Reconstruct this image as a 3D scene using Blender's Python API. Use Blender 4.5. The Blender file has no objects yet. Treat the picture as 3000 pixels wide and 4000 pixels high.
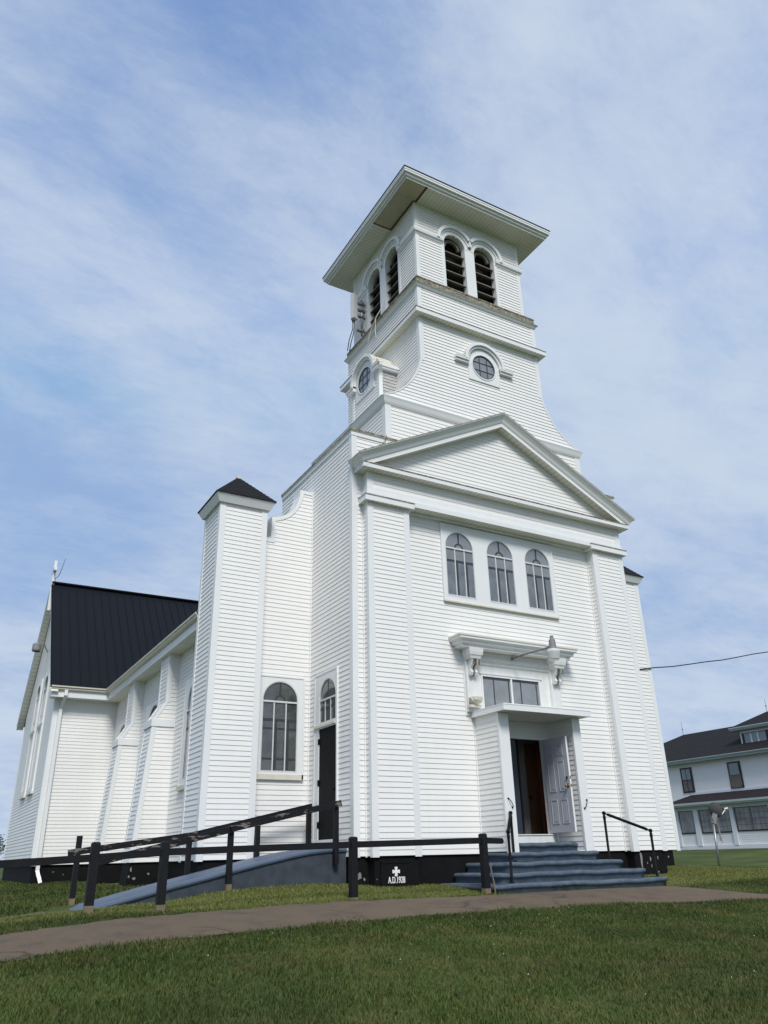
import bpy, bmesh, math, random
import numpy as np
from mathutils import Vector, Matrix, geometry
random.seed(7); rng = np.random.default_rng(7)
R = math.radians
sc = bpy.context.scene
COL = sc.collection

# ------------------------------------------------------------------ camera
YAW, PITCH, ROLL = 0.5280168, 0.4195344, -0.0239862
F_PX, CAM = 3033.94, Vector((-11.73277, -14.30042, -0.046832))
def cam_axes():
    cy, sy = math.cos(YAW), math.sin(YAW); cp, sp = math.cos(PITCH), math.sin(PITCH); cr, sr = math.cos(ROLL), math.sin(ROLL)
    F = Vector((sy, cy, 0)); Rr = Vector((cy, -sy, 0)); U = Vector((0, 0, 1))
    F2 = F*cp + U*sp; U2 = -F*sp + U*cp
    return Rr*cr + U2*sr, -Rr*sr + U2*cr, F2
cr_, cu_, cf_ = cam_axes()
cd = bpy.data.cameras.new('camera'); cam = bpy.data.objects.new('camera', cd); COL.objects.link(cam)
cam.matrix_world = Matrix(((cr_.x, cu_.x, -cf_.x, CAM.x), (cr_.y, cu_.y, -cf_.y, CAM.y), (cr_.z, cu_.z, -cf_.z, CAM.z), (0, 0, 0, 1)))
cd.sensor_fit = 'HORIZONTAL'; cd.sensor_width = 36.0; cd.lens = 36.0*F_PX/3000.0
cd.clip_start = 0.05; cd.clip_end = 3000
sc.camera = cam

# ------------------------------------------------------------------ light
SUN_EL, SUN_AZ = R(49), R(200)        # azimuth clockwise from +y
sun_dir = Vector((math.sin(SUN_AZ)*math.cos(SUN_EL), math.cos(SUN_AZ)*math.cos(SUN_EL), math.sin(SUN_EL)))
sl = bpy.data.lights.new('sun', 'SUN'); sl.energy = 3.3; sl.angle = R(18); sl.color = (1.0, 0.965, 0.91)
so = bpy.data.objects.new('sun', sl); COL.objects.link(so); so.rotation_euler = sun_dir.to_track_quat('Z', 'Y').to_euler()
so.location = (-15, -30, 40)
w = bpy.data.worlds.new('World'); sc.world = w; w.use_nodes = True
def world_nodes():
    nt = w.node_tree; N = nt.nodes; N.clear(); L = nt.links.new
    def nd(t, **k):
        n = N.new(t)
        for a, b in k.items(): setattr(n, a, b)
        return n
    def math_(op, a, b=None, c=None, clamp=False):
        n = nd('ShaderNodeMath', operation=op, use_clamp=clamp)
        for i, v in enumerate((a, b, c)):
            if v is None: continue
            if isinstance(v, (int, float)): n.inputs[i].default_value = v
            else: L(v, n.inputs[i])
        return n.outputs[0]
    sky = nd('ShaderNodeTexSky', sky_type='NISHITA'); sky.sun_disc = False
    sky.sun_elevation = SUN_EL; sky.sun_rotation = SUN_AZ; sky.air_density = 1.0; sky.dust_density = 0.6; sky.ozone_density = 2.0
    tc = nd('ShaderNodeTexCoord'); sep = nd('ShaderNodeSeparateXYZ'); L(tc.outputs['Generated'], sep.inputs[0])
    zc = math_('MAXIMUM', sep.outputs[2], 0.0); den = math_('ADD', zc, 0.22)
    px, py = math_('DIVIDE', sep.outputs[0], den), math_('DIVIDE', sep.outputs[1], den)
    cmb = nd('ShaderNodeCombineXYZ'); L(px, cmb.inputs[0]); L(py, cmb.inputs[1])
    def noise(scale, det, rough, dist, rot, st, loc=(0, 0, 0)):
        mp = nd('ShaderNodeMapping'); L(cmb.outputs[0], mp.inputs[0]); mp.inputs['Rotation'].default_value = (0, 0, R(rot)); mp.inputs['Scale'].default_value = st; mp.inputs['Location'].default_value = loc
        n = nd('ShaderNodeTexNoise'); L(mp.outputs[0], n.inputs['Vector']); n.inputs['Scale'].default_value = scale
        n.inputs['Detail'].default_value = det; n.inputs['Roughness'].default_value = rough; n.inputs['Distortion'].default_value = dist
        return n.outputs[0]
    def ramp(v, a, b):
        n = nd('ShaderNodeMapRange', interpolation_type='SMOOTHSTEP'); L(v, n.inputs[0]); n.inputs[1].default_value = a; n.inputs[2].default_value = b
        return n.outputs[0]
    n1 = noise(.8, 3, .5, .3, 35, (1, 1, 1), (3.1, 1.7, 0))
    n2 = noise(1.9, 8, .60, .35, -30, (.85, 1.25, 1), (.4, 2.0, 0))
    n3 = noise(3.6, 9, .70, .25, -38, (.75, 1.3, 1), (1, 5, 0))
    def cap(d, a0, a1):                                        # clear gap in the cirrus
        vm = nd('ShaderNodeVectorMath', operation='DOT_PRODUCT'); L(tc.outputs['Generated'], vm.inputs[0]); vm.inputs[1].default_value = d
        return ramp(vm.outputs['Value'], math.cos(R(a0)), math.cos(R(a1)))
    n4 = noise(8.5, 8, .70, .3, -50, (.7, 1.5, 1), (2, 9, 0))
    m = math_('ADD', .60, math_('MULTIPLY', math_('SUBTRACT', n1, .5), .42))
    m = math_('ADD', m, math_('MULTIPLY', math_('SUBTRACT', n2, .5), 1.15))
    m = math_('ADD', m, math_('MULTIPLY', math_('SUBTRACT', n3, .5), 1.05))
    m = math_('ADD', m, math_('MULTIPLY', math_('SUBTRACT', n4, .5), .50))
    for d, a0, a1, k in (((.052, .909, .413), 12, 1, -.36), ((-.05, .96, .26), 9, 1, .10), ((.197, .569, .798), 18, 2, -.20), ((.091, .804, .587), 10, 1, .06), ((.589, .461, .663), 26, 4, .22), ((.251, .655, .712), 10, 1, .12)):
        m = math_('ADD', m, math_('MULTIPLY', cap(d, a0, a1), k))
    low = ramp(zc, .30, .05); m = math_('ADD', m, math_('MULTIPLY', low, .22))
    m = ramp(m, .02, 1.10)
    cloud = nd('ShaderNodeRGB'); cloud.outputs[0].default_value = (5.9, 6.8, 8.1, 1)
    blue = nd('ShaderNodeMix', data_type='RGBA', blend_type='MULTIPLY'); blue.inputs[0].default_value = 1
    L(sky.outputs[0], blue.inputs[6]); blue.inputs[7].default_value = (2.5, 2.6, 2.7, 1)
    lim = nd('ShaderNodeMix', data_type='RGBA', blend_type='DARKEN'); lim.inputs[0].default_value = 1; L(blue.outputs[2], lim.inputs[6]); lim.inputs[7].default_value = (2.9, 4.35, 7.1, 1)
    mix = nd('ShaderNodeMix', data_type='RGBA'); L(math_('MULTIPLY', m, .93), mix.inputs[0]); L(lim.outputs[2], mix.inputs[6]); L(cloud.outputs[0], mix.inputs[7])
    bg = nd('ShaderNodeBackground'); L(mix.outputs[2], bg.inputs[0]); bg.inputs[1].default_value = 0.10
    out = nd('ShaderNodeOutputWorld'); L(bg.outputs[0], out.inputs[0])
world_nodes()
sc.view_settings.view_transform = 'Standard'; sc.view_settings.look = 'None'
sc.view_settings.exposure = 0.0; sc.view_settings.gamma = 1.0; sc.view_settings.use_curve_mapping = False

# ------------------------------------------------------------------ materials
def mat(name, col, rough=.6, var=0., vscale=3., spec=.5, bump=0., bscale=40., metal=0., col2=None, thr=None, c2scale=6., lines=None, streak=0., coat=0., stretch=None):
    m = bpy.data.materials.new(name); m.use_nodes = True; nt = m.node_tree; N = nt.nodes; L = nt.links.new
    b = N['Principled BSDF']; b.inputs['Roughness'].default_value = rough; b.inputs['Specular IOR Level'].default_value = spec; b.inputs['Metallic'].default_value = metal
    b.inputs['Coat Weight'].default_value = coat
    tc = N.new('ShaderNodeTexCoord'); vec = tc.outputs['Object']
    if stretch:
        mp = N.new('ShaderNodeMapping'); mp.inputs['Scale'].default_value = stretch; L(vec, mp.inputs[0]); vec = mp.outputs[0]
    def noise(s, d=5., r=.6):
        n = N.new('ShaderNodeTexNoise'); L(vec, n.inputs['Vector']); n.inputs['Scale'].default_value = s; n.inputs['Detail'].default_value = d; n.inputs['Roughness'].default_value = r
        return n.outputs[0]
    def mixc(f, a, bb, typ='MIX'):
        n = N.new('ShaderNodeMix'); n.data_type = 'RGBA'; n.blend_type = typ
        for i, v in ((0, f), (6, a), (7, bb)):
            if isinstance(v, tuple): n.inputs[i].default_value = (*v, 1)
            elif isinstance(v, (int, float)): n.inputs[i].default_value = v
            else: L(v, n.inputs[i])
        return n.outputs[2]
    def rng_(v, a, bb, c=0., d=1.):
        n = N.new('ShaderNodeMapRange'); L(v, n.inputs[0])
        for i, x in enumerate((a, bb, c, d)): n.inputs[i+1].default_value = x
        return n.outputs[0]
    c = col
    if var:
        f = rng_(noise(vscale), .25, .75); lo = tuple(x*(1-var) for x in col); hi = tuple(min(1, x*(1+var)) for x in col)
        c = mixc(f, lo, hi)
    if col2 is not None:
        c = mixc(rng_(noise(c2scale, 7, .65), thr[0], thr[1]), c, col2)
    if streak:
        mp = N.new('ShaderNodeMapping'); mp.inputs['Scale'].default_value = (9, 9, .35); L(tc.outputs['Object'], mp.inputs[0])
        n = N.new('ShaderNodeTexNoise'); L(mp.outputs[0], n.inputs['Vector']); n.inputs['Scale'].default_value = 1.; n.inputs['Detail'].default_value = 6
        c = mixc(rng_(n.outputs[0], .5, .85, 0, streak), c, (.50, .47, .38))
    if lines:
        ax, pitch = lines
        sp = N.new('ShaderNodeSeparateXYZ'); L(tc.outputs['Object'], sp.inputs[0])
        a = N.new('ShaderNodeMath'); a.operation = 'DIVIDE'; L(sp.outputs[ax], a.inputs[0]); a.inputs[1].default_value = pitch
        fr = N.new('ShaderNodeMath'); fr.operation = 'FRACT'; L(a.outputs[0], fr.inputs[0])
        lt = N.new('ShaderNodeMath'); lt.operation = 'LESS_THAN'; L(fr.outputs[0], lt.inputs[0]); lt.inputs[1].default_value = .13
        c = mixc(lt.outputs[0], c, tuple(x*.66 for x in col))
    if isinstance(c, tuple): b.inputs['Base Color'].default_value = (*c, 1)
    else: L(c, b.inputs['Base Color'])
    if bump:
        bn = N.new('ShaderNodeBump'); bn.inputs['Strength'].default_value = bump; bn.inputs['Distance'].default_value = .02
        L(noise(bscale, 4), bn.inputs['Height']); L(bn.outputs[0], b.inputs['Normal'])
    return m
M = dict(
 siding=mat('vinyl_siding', (.80, .795, .775), .42, var=.035, vscale=.9, spec=.4, streak=.10),
 trim=mat('white_trim', (.755, .77, .77), .42, var=.03, vscale=1.5, spec=.4, streak=.08),
 wood=mat('painted_wood', (.70, .715, .71), .6, var=.06, vscale=5, col2=(.33, .28, .22), thr=(.68, .74), c2scale=14, streak=.25),
 cream=mat('cream_painted_sill', (.66, .63, .53), .6, var=.06, vscale=6, col2=(.42, .36, .25), thr=(.60, .85), c2scale=5, streak=.3),
 lichen=mat('weathered_ledge', (.34, .31, .235), .9, var=.35, vscale=12, col2=(.085, .077, .06), thr=(.42, .60), c2scale=13, bump=.6, bscale=30),
 edge=mat('weathered_white', (.64, .62, .52), .8, var=.12, vscale=8, col2=(.20, .175, .13), thr=(.50, .74), c2scale=16, bump=.3, bscale=30),
 soffx=mat('soffit_across', (.80, .785, .725), .55, var=.06, vscale=2, lines=(0, .125), streak=.12),
 soffy=mat('soffit_along', (.80, .785, .725), .55, var=.06, vscale=2, lines=(1, .125), streak=.12),
 oldsoffit=mat('old_wooden_soffit', (.50, .46, .37), .7, var=.15, vscale=5, lines=(1, .09)),
 black=mat('black_masonry_paint', (.0065, .0065, .007), .8, spec=.15, var=.3, vscale=4, bump=.25, bscale=18, col2=(.30, .30, .28), thr=(.74, .76), c2scale=3.4),
 flake=mat('flaked_grey_render', (.22, .23, .215), .9, var=.25, vscale=14),
 blackwood=mat('black_wood', (.0085, .0085, .0105), .6, spec=.22, var=.35, vscale=9, bump=.25, bscale=25),
 peel=mat('peeling_black_wood', (.010, .010, .012), .7, spec=.2, var=.3, vscale=9, col2=(.17, .155, .14), thr=(.555, .60), c2scale=6.5, bump=.4, bscale=22, stretch=(.5, 1, 1.5)),
 rawpost=mat('bare_post_foot', (.17, .135, .08), .85, var=.3, vscale=12),
 iron=mat('dark_iron', (.006, .0055, .0055), .6, spec=.12, var=.3, vscale=12),
 metalroof=mat('black_metal_roof', (.0065, .0085, .013), .6, spec=.10, var=.06, vscale=1.2),
 shingle=mat('black_shingle', (.014, .015, .018), .9, spec=.2, var=.35, vscale=14, bump=.6, bscale=26),
 greyshingle=mat('grey_shingle', (.12, .12, .12), .9, var=.4, vscale=14),
 carpet=mat('blue_grey_carpet', (.078, .106, .140), .85, var=.3, vscale=7, col2=(.108, .136, .166), thr=(.54, .80), c2scale=3.5, bump=.35, bscale=90, spec=.35),
 ramp=mat('blue_grey_ramp_skylit', (.078, .112, .17), .55, var=.16, vscale=4, bump=.2, bscale=60, spec=.5, stretch=(.4, 2, 1)),  # lighter, bluer deck colour: grazing sky light painted into the ramp covering
 rampshaded=mat('blue_grey_ramp_shaded', (.046, .057, .072), .9, var=.3, vscale=5, bump=.4, bscale=80, spec=.3),  # same covering, darker copy for the skirts: side shade put into the colour
 door=mat('grey_door_paint', (.46, .48, .53), .4, var=.03, spec=.5),
 darkbluedoor=mat('dark_blue_door', (.022, .028, .044), .45, var=.1),  # closed leaf, coloured much darker and bluer than the open one
 sidedoor=mat('black_door_paint', (.010, .010, .011), .65, spec=.12, var=.25, vscale=8, bump=.1),
 brown=mat('brown_wood_door', (.20, .095, .05), .4, var=.3, vscale=4, stretch=(6, 6, .6)),
 orange=mat('orange_brown_wood', (.42, .14, .06), .4, var=.25, vscale=4, stretch=(6, 6, .6)),
 plaster=mat('vestibule_plaster', (.30, .29, .27), .8, var=.1),
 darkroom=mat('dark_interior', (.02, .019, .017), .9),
 glass=mat('window_glass', (.078, .083, .080), .06, spec=1.0, var=.5, vscale=2.2, coat=.2),
 glasslit=mat('window_glass_with_blind', (.21, .225, .235), .08, spec=1.0, var=.25, vscale=2.5, coat=.15),
 glassmid=mat('window_glass_curtain', (.145, .16, .172), .08, spec=1.0, var=.35, vscale=3, coat=.15),
 muntin=mat('dark_muntin', (.035, .042, .052), .5),
 silver=mat('aluminium_storm_bar', (.62, .63, .63), .4, spec=.5, var=.08, vscale=12),
 louver=mat('weathered_louver', (.155, .14, .115), .85, var=.4, vscale=8, stretch=(.6, .6, 4)),
 steel=mat('galvanised_steel', (.28, .29, .30), .4, metal=.7, var=.2, vscale=10),
 lampgrey=mat('lamp_housing_grey', (.22, .21, .22), .5, var=.15, vscale=12),
 dishgrey=mat('dull_dish_grey', (.115, .115, .12), .8, spec=.2, var=.1, vscale=3),
 globe=mat('frosted_globe', (.56, .56, .55), .25, spec=.6, coat=.3),
 plastic=mat('pale_plastic', (.55, .55, .55), .45, var=.03),
 cable=mat('black_cable', (.015, .015, .016), .5),
 whitecable=mat('white_cable', (.62, .60, .54), .6),
 brass=mat('brass_hardware', (.30, .20, .12), .3, metal=.8),
 letter=mat('white_lettering_paint', (.80, .80, .80), .6),
 path=mat('brown_asphalt', (.112, .081, .051), .92, var=.30, vscale=70, col2=(.070, .051, .038), thr=(.48, .70), c2scale=2.3, bump=.5, bscale=160),
 housewall=mat('house_siding', (.80, .80, .80), .5, var=.03, vscale=1),
 housetrim=mat('house_trim', (.70, .73, .78), .5, var=.03, vscale=1),
 houseroof=mat('house_roof_shingle', (.014, .0135, .0145), .9, spec=.2, var=.3, vscale=3, bump=.3, bscale=8),
 porchroof=mat('porch_roof_shingle', (.020, .016, .018), .9, spec=.15, var=.35, vscale=3),
 housegreen=mat('house_gutter', (.36, .43, .43), .45, var=.05),
 maroon=mat('dark_window_casing', (.018, .014, .022), .5),
 housedark=mat('porch_screen', (.19, .185, .185), .2, spec=.9, var=.55, vscale=1.6),
 blind=mat('pale_blind', (.20, .26, .28), .3, spec=.8, var=.1),
 curtain=mat('brown_blind', (.13, .105, .10), .4, var=.2),
 bark=mat('bark', (.07, .055, .04), .95, var=.3, vscale=10),
 rust=mat('wet_wood_cut', (.12, .07, .05), .8),
)
def crack_path():
    nt = M['path'].node_tree; N = nt.nodes; L = nt.links.new; b = N['Principled BSDF']; src = b.inputs['Base Color'].links[0].from_socket
    tc = N.new('ShaderNodeTexCoord'); nz = N.new('ShaderNodeTexNoise'); L(tc.outputs['Object'], nz.inputs['Vector']); nz.inputs['Scale'].default_value = 1.6; nz.inputs['Detail'].default_value = 6
    ad = N.new('ShaderNodeMix'); ad.data_type = 'RGBA'; ad.blend_type = 'ADD'; ad.inputs[0].default_value = .55; L(tc.outputs['Object'], ad.inputs[6]); L(nz.outputs['Color'], ad.inputs[7])
    vo = N.new('ShaderNodeTexVoronoi'); vo.feature = 'DISTANCE_TO_EDGE'; vo.inputs['Scale'].default_value = .62; L(ad.outputs[2], vo.inputs['Vector'])
    mr = N.new('ShaderNodeMapRange'); L(vo.outputs['Distance'], mr.inputs[0]); mr.inputs[1].default_value = .006; mr.inputs[2].default_value = .020; mr.inputs[3].default_value = .75; mr.inputs[4].default_value = 0
    n2 = N.new('ShaderNodeTexNoise'); L(tc.outputs['Object'], n2.inputs['Vector']); n2.inputs['Scale'].default_value = .7; m2 = N.new('ShaderNodeMapRange'); L(n2.outputs[0], m2.inputs[0]); m2.inputs[1].default_value = .46; m2.inputs[2].default_value = .58
    mu = N.new('ShaderNodeMath'); mu.operation = 'MULTIPLY'; L(mr.outputs[0], mu.inputs[0]); L(m2.outputs[0], mu.inputs[1])
    mx = N.new('ShaderNodeMix'); mx.data_type = 'RGBA'; L(mu.outputs[0], mx.inputs[0]); L(src, mx.inputs[6]); mx.inputs[7].default_value = (.030, .024, .018, 1); L(mx.outputs[2], b.inputs['Base Color'])
crack_path()
def foliage_mat(name, dark, light, dry, rough=.6, dry_turf=None):
    m = bpy.data.materials.new(name); m.use_nodes = True; nt = m.node_tree; N = nt.nodes; L = nt.links.new
    b = N['Principled BSDF']; b.inputs['Roughness'].default_value = rough; b.inputs['Specular IOR Level'].default_value = .25
    at = N.new('ShaderNodeAttribute'); at.attribute_name = 'rnd'
    tc = N.new('ShaderNodeTexCoord')
    def noise(s, d, r=.6, off=(0, 0, 0)):
        mp = N.new('ShaderNodeMapping'); mp.inputs['Location'].default_value = off; L(tc.outputs['Object'], mp.inputs[0])
        n = N.new('ShaderNodeTexNoise'); L(mp.outputs[0], n.inputs['Vector']); n.inputs['Scale'].default_value = s; n.inputs['Detail'].default_value = d; n.inputs['Roughness'].default_value = r
        return n.outputs[0]
    def mr(v, a, bb):
        n = N.new('ShaderNodeMapRange'); L(v, n.inputs[0]); n.inputs[1].default_value = a; n.inputs[2].default_value = bb
        return n.outputs[0]
    def mx(f, a, bb):
        n = N.new('ShaderNodeMix'); n.data_type = 'RGBA'
        for i, v in ((0, f), (6, a), (7, bb)):
            if isinstance(v, tuple): n.inputs[i].default_value = (*v, 1)
            else: L(v, n.inputs[i])
        return n.outputs[2]
    c = mx(at.outputs['Fac'], dark, light)
    c2 = mx(mr(noise(1.3, 6, .68), .46, .72), c, mx(at.outputs['Fac'], tuple(x*.7 for x in dry), dry))
    a = N.new('ShaderNodeMath'); a.operation = 'MULTIPLY'; L(mr(noise(.45, 4, .6, (7, 3, 0)), .40, .66), a.inputs[0]); a.inputs[1].default_value = .55
    c3 = mx(a.outputs[0], c2, tuple(x*.62 for x in dark))
    sp = N.new('ShaderNodeSeparateXYZ'); L(tc.outputs['Object'], sp.inputs[0])
    def sm(v, a0, a1):
        n = N.new('ShaderNodeMapRange'); n.interpolation_type = 'SMOOTHSTEP'; L(v, n.inputs[0]); n.inputs[1].default_value = a0; n.inputs[2].default_value = a1; return n.outputs[0]
    def op(o, p, q):
        n = N.new('ShaderNodeMath'); n.operation = o
        for i, v in enumerate((p, q)):
            if isinstance(v, (int, float)): n.inputs[i].default_value = v
            else: L(v, n.inputs[i])
        return n.outputs[0]
    if dry_turf:                                                       # drier, yellower turf along the church front and right lawn
        k = op('MULTIPLY', sm(sp.outputs[1], -2.2, -1.5), op('MAXIMUM', sm(sp.outputs[1], 1.0, .2), op('MULTIPLY', sm(sp.outputs[0], 1, 3), sm(sp.outputs[1], 5.2, 3.6))))
        k = op('MULTIPLY', k, .8); c3 = mx(k, c3, mx(at.outputs['Fac'], tuple(x*.75 for x in dry_turf), dry_turf))
    L(c3, b.inputs['Base Color'])
    tr = N.new('ShaderNodeBsdfTranslucent'); L(c3, tr.inputs[0]); ms = N.new('ShaderNodeMixShader'); ms.inputs[0].default_value = .22
    L(b.outputs[0], ms.inputs[1]); L(tr.outputs[0], ms.inputs[2]); L(ms.outputs[0], N['Material Output'].inputs[0])
    return m
M['grass'] = foliage_mat('grass_blades', (.042, .066, .015), (.098, .138, .030), (.165, .154, .052), dry_turf=(.205, .225, .065))
M['ground'] = foliage_mat('grass_ground', (.046, .070, .017), (.080, .114, .028), (.115, .114, .038), .95, dry_turf=(.165, .175, .055))
M['leaf'] = foliage_mat('tree_leaves', (.035, .06, .02), (.075, .12, .03), (.06, .09, .025))
M['clover'] = mat('clover_flower', (.62, .60, .55), .8)

# ------------------------------------------------------------------ mesh helpers
class MB:
    def __init__(s): s.v = []; s.f = []; s.m = []
    def add(s, vs, fs, mi=0):
        n = len(s.v); s.v += [tuple(p) for p in vs]
        for f in fs: s.f.append(tuple(i+n for i in f)); s.m.append(mi)
    def quad(s, a, b, c, d, mi=0): s.add((a, b, c, d), ((0, 1, 2, 3),), mi)
    def box(s, x0, x1, y0, y1, z0, z1, mi=0, bev=0.):
        x0, x1 = min(x0, x1), max(x0, x1); y0, y1 = min(y0, y1), max(y0, y1); z0, z1 = min(z0, z1), max(z0, z1)
        P = [(x, y, z) for z in (z0, z1) for x, y in ((x0, y0), (x1, y0), (x1, y1), (x0, y1))]
        s.add(P, ((0, 3, 2, 1), (4, 5, 6, 7), (0, 1, 5, 4), (1, 2, 6, 5), (2, 3, 7, 6), (3, 0, 4, 7)), mi)
    def mbox(s, mp, s0, s1, z0, z1, o0, o1, mi=0):
        P = [mp(a, z, o) for z in (z0, z1) for a, o in ((s0, o0), (s1, o0), (s1, o1), (s0, o1))]
        s.add(P, ((0, 3, 2, 1), (4, 5, 6, 7), (0, 1, 5, 4), (1, 2, 6, 5), (2, 3, 7, 6), (3, 0, 4, 7)), mi)
    def hexa(s, b4, t4, mi=0):
        s.add(list(b4)+list(t4), ((0, 3, 2, 1), (4, 5, 6, 7), (0, 1, 5, 4), (1, 2, 6, 5), (2, 3, 7, 6), (3, 0, 4, 7)), mi)
    def bar(s, a, b, wd, ht, mi=0, up=(0, 0, 1)):
        a, b = Vector(a), Vector(b); d = (b-a).normalized(); u = Vector(up); sd = d.cross(u).normalized(); u = sd.cross(d).normalized()
        q = lambda p: [p+sd*(i*wd/2)+u*(j*ht/2) for i, j in ((-1, -1), (1, -1), (1, 1), (-1, 1))]
        s.hexa(q(a), q(b), mi)
    def tube(s, pts, r, n=8, mi=0, cap=True):
        pts = [Vector(p) for p in pts]; rs = r if isinstance(r, (list, tuple)) else [r]*len(pts); rings = []; prev = None
        for i, p in enumerate(pts):
            d = (pts[min(i+1, len(pts)-1)]-pts[max(i-1, 0)]).normalized()
            u = prev if prev is not None and abs(prev.dot(d)) < .95 else (Vector((0, 0, 1)) if abs(d.z) < .9 else Vector((1, 0, 0)))
            sd = d.cross(u).normalized(); u = sd.cross(d).normalized(); prev = u
            rings.append([p+(sd*math.cos(t)+u*math.sin(t))*rs[i] for t in (2*math.pi*k/n for k in range(n))])
        vs = [q for r_ in rings for q in r_]; fs = []
        for i in range(len(pts)-1):
            for k in range(n): fs.append((i*n+k, i*n+(k+1) % n, (i+1)*n+(k+1) % n, (i+1)*n+k))
        if cap: fs += [tuple(range(n))[::-1], tuple(range((len(pts)-1)*n, len(pts)*n))]
        s.add(vs, fs, mi)
    def lathe(s, c, prof, n=20, mi=0):
        c = Vector(c); vs = []; fs = []
        for r, z in prof: vs += [(c.x+r*math.cos(2*math.pi*k/n), c.y+r*math.sin(2*math.pi*k/n), c.z+z) for k in range(n)]
        for i in range(len(prof)-1):
            for k in range(n): fs.append((i*n+k, i*n+(k+1) % n, (i+1)*n+(k+1) % n, (i+1)*n+k))
        s.add(vs, fs, mi)
    def ball(s, c, r, mi=0, n=12): s.lathe(c, [(max(1e-4, r*math.cos(t)), r*math.sin(t)) for t in [-math.pi/2+math.pi*k/8 for k in range(9)]], n, mi)
    def plate(s, mp, outer, holes, o0, o1, mi=0, mside=None):
        loops = [outer]+list(holes); tri = geometry.tessellate_polygon([[Vector((a, z, 0)) for a, z in l] for l in loops])
        flat = [p for l in loops for p in l]; n = len(flat)
        s.add([mp(a, z, o1) for a, z in flat], [tuple(t) for t in tri], mi)
        s.add([mp(a, z, o0) for a, z in flat], [tuple(t) for t in tri], mi)
        for l in loops:
            k = len(l)
            for i in range(k):
                (a, z), (b, y) = l[i], l[(i+1) % k]
                s.quad(mp(a, z, o0), mp(b, y, o0), mp(b, y, o1), mp(a, z, o1), mi if mside is None else mside)
    def sweep(s, path, prof, mats=None, closed=False, cap=True, soff=None):
        """prof: (outward offset, z); path: plan points, outward is to the right of travel"""
        n = len(path); P = [Vector((p[0], p[1])) for p in path]
        def nrm(a, b): d = (b-a).normalized(); return Vector((d.y, -d.x))
        offs = []
        for i in range(n):
            e0 = nrm(P[i-1], P[i]) if (i > 0 or closed) else None; e1 = nrm(P[i], P[(i+1) % n]) if (i < n-1 or closed) else None
            if e0 is None: m = e1
            elif e1 is None: m = e0
            else: m = (e0+e1)/(1+e0.dot(e1))
            offs.append(m)
        vs = [(P[i].x+offs[i].x*o, P[i].y+offs[i].y*o, z) for i in range(n) for o, z in prof]; k = len(prof)
        base = len(s.v); s.v += vs
        for i in range(n if closed else n-1):
            j = (i+1) % n; d = P[j]-P[i]
            for q in range(k-1):
                mi = mats[q] if mats else 0
                if soff and mi == soff[0]: mi = soff[1] if abs(d.x) > abs(d.y) else soff[2]
                s.f.append((base+i*k+q, base+j*k+q, base+j*k+q+1, base+i*k+q+1)); s.m.append(mi)
        if cap and not closed:
            for i in (0, n-1): s.f.append(tuple(base+i*k+q for q in range(k))); s.m.append(mats[0] if mats else 0)
    def ring(s, mp, cx, cz, r0, r1, o0, o1, a0=0., a1=math.pi, n=24, mi=0, mtop=None, rz=1.):
        for k in range(n):
            t0, t1 = a0+(a1-a0)*k/n, a0+(a1-a0)*(k+1)/n
            p = lambda r, t, o: mp(cx+r*math.cos(t), cz+r*rz*math.sin(t), o)
            s.quad(p(r0, t0, o1), p(r1, t0, o1), p(r1, t1, o1), p(r0, t1, o1), mi)
            s.quad(p(r1, t0, o0), p(r1, t1, o0), p(r1, t1, o1), p(r1, t0, o1), mi if mtop is None else mtop)
            s.quad(p(r0, t0, o0), p(r0, t1, o0), p(r0, t1, o1), p(r0, t0, o1), mi)
        if a1-a0 < 6.2:
            for t in (a0, a1): s.quad(p(r0, t, o0), p(r1, t, o0), p(r1, t, o1), p(r0, t, o1), mi)
    def build(s, name, mats, parent=None, smooth=False, local=False):
        me = bpy.data.meshes.new(name); me.from_pydata(s.v, [], s.f)
        mats = mats if isinstance(mats, (list, tuple)) else [mats]
        for m in mats: me.materials.append(M[m] if isinstance(m, str) else m)
        if len(mats) > 1: me.polygons.foreach_set('material_index', s.m)
        if smooth: me.polygons.foreach_set('use_smooth', [True]*len(s.f))
        me.update(); o = bpy.data.objects.new(name, me); COL.objects.link(o)
        if parent is not None:
            o.parent = parent
            if parent.type == 'EMPTY' and not local: o.location = -Vector(parent.location)
        return o
def tag(o, label=None, cat=None, group=None, kind=None):
    for k, v in (('label', label), ('category', cat), ('group', group), ('kind', kind)):
        if v: o[k] = v
    return o
def thing(name, loc, label, cat, group=None):
    o = bpy.data.objects.new(name, None); COL.objects.link(o); o.location = loc; o.empty_display_size = .3
    return tag(o, label, cat, group)
Fm = lambda y0: (lambda s, z, o: (s, y0-o, z))            # wall facing -y
Lm = lambda x0: (lambda s, z, o: (x0-o, s, z))            # wall facing -x
Rm = lambda x0: (lambda s, z, o: (x0+o, s, z))            # wall facing +x
EXPO = .1036
def spans(polys, z):
    xs = []
    for p in polys:
        for i in range(len(p)):
            (a, za), (b, zb) = p[i], p[(i+1) % len(p)]
            if (za <= z) != (zb <= z): xs.append(a+(b-a)*(z-za)/(zb-za))
    xs.sort(); return xs
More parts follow.
